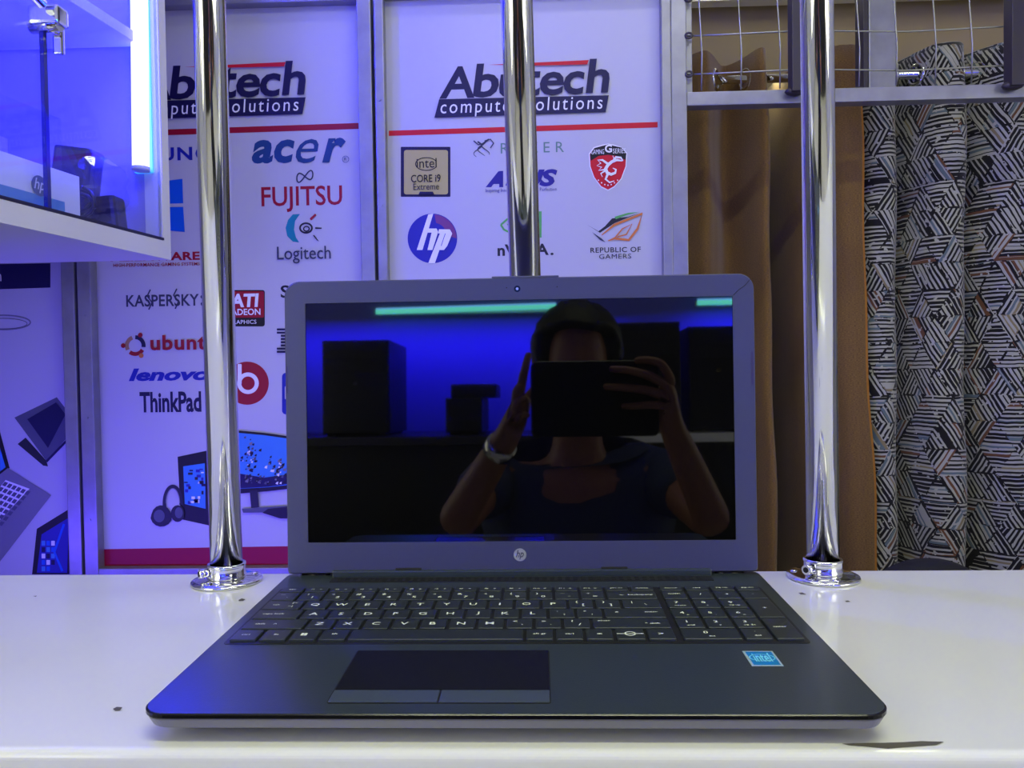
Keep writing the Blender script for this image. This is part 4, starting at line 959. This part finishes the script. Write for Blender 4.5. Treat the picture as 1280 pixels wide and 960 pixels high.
def skin(name, verts, edges, m, parent, sub=2, root=0):
    me = bpy.data.meshes.new(name); me.from_pydata([v[:3] for v in verts], edges, []); me.materials.append(m)
    o = link(name, me, parent)
    md = o.modifiers.new('skin', 'SKIN'); md.use_smooth_shade = True
    if not me.skin_vertices: pass
    for i, v in enumerate(verts):
        r = v[3]; r = r if isinstance(r, tuple) else (r, r)
        me.skin_vertices[0].data[i].radius = r; me.skin_vertices[0].data[i].use_root = (i == root)
    s = o.modifiers.new('sub', 'SUBSURF'); s.levels = sub; s.render_levels = sub
    return o
hx = mir(722, 450, -.74).x; hz = mir(722, 456, -.74).z
YP = -.80
person = thing('person', 'seated person in a navy V-neck shirt holding up a tablet, mirrored in the screen', 'person', (hx, YP, ZF))
shz = mir(722, 585, -.76).z
lw = mir(640, 535, YT - .01); rw = mir(836, 525, YT - .01); le = mir(568, 655, YT - .14); re_ = mir(893, 655, YT - .14)
pel = Vector((hx, YP - .05, shz - .50)); ls = Vector((hx - .175, YP + .0, shz - .02)); rs_ = Vector((hx + .175, YP + .0, shz - .02))
V = [(*pel, (.15, .12)), (hx, YP - .03, shz - .30, (.12, .085)), (hx, YP - .01, shz - .10, (.12, .075)), (hx, YP, shz + .01, (.06, .05)), (hx, YP + .015, shz + .06, .052), (hx, YP + .03, hz - .085, (.060, .068)), (hx, YP + .045, hz, (.074, .09)), (hx, YP + .04, hz + .07, (.062, .075)), (hx, YP + .04, hz + .10, (.03, .035)),
     (*ls, .047), (*le, .037), (*(le * .35 + lw * .65), .028), (*lw, .021), (*rs_, .047), (*re_, .037), (*(re_ * .35 + rw * .65), .028), (*rw, .021)]
E_ = [(0, 1), (1, 2), (2, 3), (3, 4), (4, 5), (5, 6), (6, 7), (7, 8), (2, 9), (9, 10), (10, 11), (11, 12), (2, 13), (13, 14), (14, 15), (15, 16)]
# palms
lp = Vector((tl.x - .012, YT - .004, tl.z - .075)); rp = Vector((tl.x + TW + .008, YT - .002, tl.z - .062))
V += [(*lp, (.024, .014)), (*rp, (.024, .014))]; E_ += [(12, 17), (16, 18)]
def finger(frm, pts, r0=.0085):
    i = frm
    for k, p in enumerate(pts):
        V.append((*p, r0 * (1 - .12 * k))); E_.append((i, len(V) - 1)); i = len(V) - 1
# left hand: index pointing up beside the tablet, others curl behind its edge, thumb on the front
yb_ = YT + .008
finger(17, [lp + Vector((-.006, .010, .022)), lp + Vector((.000, .016, .050)), lp + Vector((.006, .012, .074)), lp + Vector((.010, .006, .090))])
finger(17, [lp + Vector((-.014, .010, .010)), lp + Vector((-.010, .020, .030)), lp + Vector((-.002, .014, .038)), lp + Vector((.004, .008, .038))])
finger(17, [lp + Vector((-.015, .010, -.006)), lp + Vector((-.010, .021, .010)), lp + Vector((-.002, .015, .016)), lp + Vector((.006, .009, .016))])
finger(17, [lp + Vector((-.013, .010, -.022)), lp + Vector((-.006, .020, -.012)), lp + Vector((.002, .014, -.010)), lp + Vector((.010, .009, -.012))], .0075)
finger(17, [lp + Vector((.004, -.016, .012)), lp + Vector((.018, -.019, .030)), lp + Vector((.030, -.017, .042))], .0095)
# right hand: three long fingers lie over the tablet's back
finger(18, [rp + Vector((.010, .012, .030)), rp + Vector((-.006, .020, .056)), rp + Vector((-.030, .016, .062)), rp + Vector((-.048, .012, .060))])
finger(18, [rp + Vector((.004, .014, .020)), rp + Vector((-.030, .021, .038)), rp + Vector((-.062, .018, .046)), rp + Vector((-.088, .011, .048))])
finger(18, [rp + Vector((.002, .014, .004)), rp + Vector((-.034, .021, .014)), rp + Vector((-.070, .018, .018)), rp + Vector((-.098, .011, .020))])
finger(18, [rp + Vector((.002, .014, -.012)), rp + Vector((-.026, .021, -.010)), rp + Vector((-.052, .018, -.012)), rp + Vector((-.070, .011, -.012))], .0075)
finger(18, [rp + Vector((-.004, -.016, .010)), rp + Vector((-.020, -.019, .026)), rp + Vector((-.032, -.017, .040))], .0095)
# legs
for s in (-1, 1):
    i = len(V); V += [(hx + s * .10, YP + .02, pel.z - .02, .09), (hx + s * .13, YP + .30, pel.z - .03, .062), (hx + s * .13, YP + .27, ZF + .12, .045), (hx + s * .13, YP + .36, ZF + .04, .035)]
    E_ += [(0, i), (i, i + 1), (i + 1, i + 2), (i + 2, i + 3)]
body = skin('body', V, E_, M_skin, person)
# shirt
SV = [(pel.x, pel.y, pel.z + .05, (.165, .13)), (hx, YP - .03, shz - .30, (.155, .115)), (hx, YP - .01, shz - .11, (.18, .12)), (hx, YP - .01, shz - .03, (.13, .085)),
      (ls.x, ls.y, ls.z, .075), (*(ls * .45 + le * .55), .056), (rs_.x, rs_.y, rs_.z, .075), (*(rs_ * .45 + re_ * .55), .056)]
skin('shirt', SV, [(0, 1), (1, 2), (2, 3), (2, 4), (4, 5), (2, 6), (6, 7)], M_shirt, person)
TV = [(pel.x, pel.y, pel.z, (.17, .135))]; TE = []
for s in (-1, 1):
    i = len(TV); TV += [(hx + s * .10, YP + .02, pel.z - .02, .10), (hx + s * .13, YP + .30, pel.z - .03, .072), (hx + s * .13, YP + .27, ZF + .16, .055)]; TE += [(0, i), (i, i + 1), (i + 1, i + 2)]
skin('trousers', TV, TE, M_trou, person)
for s in (-1, 1):
    MB().box(hx + s * .13 - .045, hx + s * .13 + .045, YP + .22, YP + .44, ZF + .0005, ZF + .07, .02).build('shoe', M_rub, person)
# hair, ears, nose, eyes, watch
mb = MB(); bmesh.ops.create_icosphere(mb.bm, subdivisions=4, radius=1.0)
for v in list(mb.bm.verts):
    c = v.co.copy(); n_ = 1 + .03 * sin(c.x * 23) * sin(c.z * 19)
    if c.z < -.35 and c.y > -.2: c.y = -.2
    if c.y > .45 and c.z < .35: c.y = .45
    v.co = Vector((hx + c.x * .098 * n_, YP + .025 + c.y * .105 * n_, hz + .035 + c.z * .105 * n_))
mb.build('hair', M_hair, person, smooth=True)
for s in (-1, 1):
    mb = MB(); bmesh.ops.create_icosphere(mb.bm, subdivisions=3, radius=1)
    for v in mb.bm.verts: v.co = Vector((hx + s * .088 + v.co.x * .008, YP + .04 + v.co.y * .016, hz - .01 + v.co.z * .030))
    mb.build('ear', M_skin, person, smooth=True)
    mb = MB(); bmesh.ops.create_icosphere(mb.bm, subdivisions=3, radius=1)
    for v in mb.bm.verts: v.co = Vector((hx + s * .031 + v.co.x * .013, YP + .116 + v.co.y * .008, hz - .012 + v.co.z * .008))
    mb.build('eye', mat('eye_white', rgb(90, 80, 78), .5), person, smooth=True)
mb = MB(); mb.rings([[(hx - .006, YP + .130, hz + .0), (hx + .006, YP + .130, hz + .0), (hx, YP + .125, hz - .002)], [(hx - .017, YP + .125, hz - .045), (hx + .017, YP + .125, hz - .045), (hx, YP + .157, hz - .040)]]); mb.build('nose', M_skin, person, smooth=True)
MB().box(hx - .025, hx + .025, YP + .118, YP + .132, hz - .075, hz - .063, .005).build('mouth', mat('lips', rgb(120, 60, 60), .5), person)
wq = lw * .8 + le * .2; dw = (le - lw).normalized(); mb = MB(); mb.tube(wq - dw * .012, wq + dw * .010, .0265, 24); mb.build('watch', M_chrome, person, label='metal wrist watch')
stl = thing('stool', 'round stool under the seated person behind the camera', 'stool', (hx, YP - .03, ZF))
zs = pel.z - .175
MB().lathe((hx, YP - .03, zs - .04), [(.001, 0), (.16, 0), (.17, .012), (.17, .03), (.16, .039), (.001, .039)], 40).build('seat', M_blk, stl)
for k in range(4):
    a_ = pi / 4 + k * pi / 2; MB().tube((hx + .11 * cos(a_), YP - .03 + .11 * sin(a_), zs - .04), (hx + .17 * cos(a_), YP - .03 + .17 * sin(a_), ZF + .001), .011, 12).build('leg', M_chrome, stl)
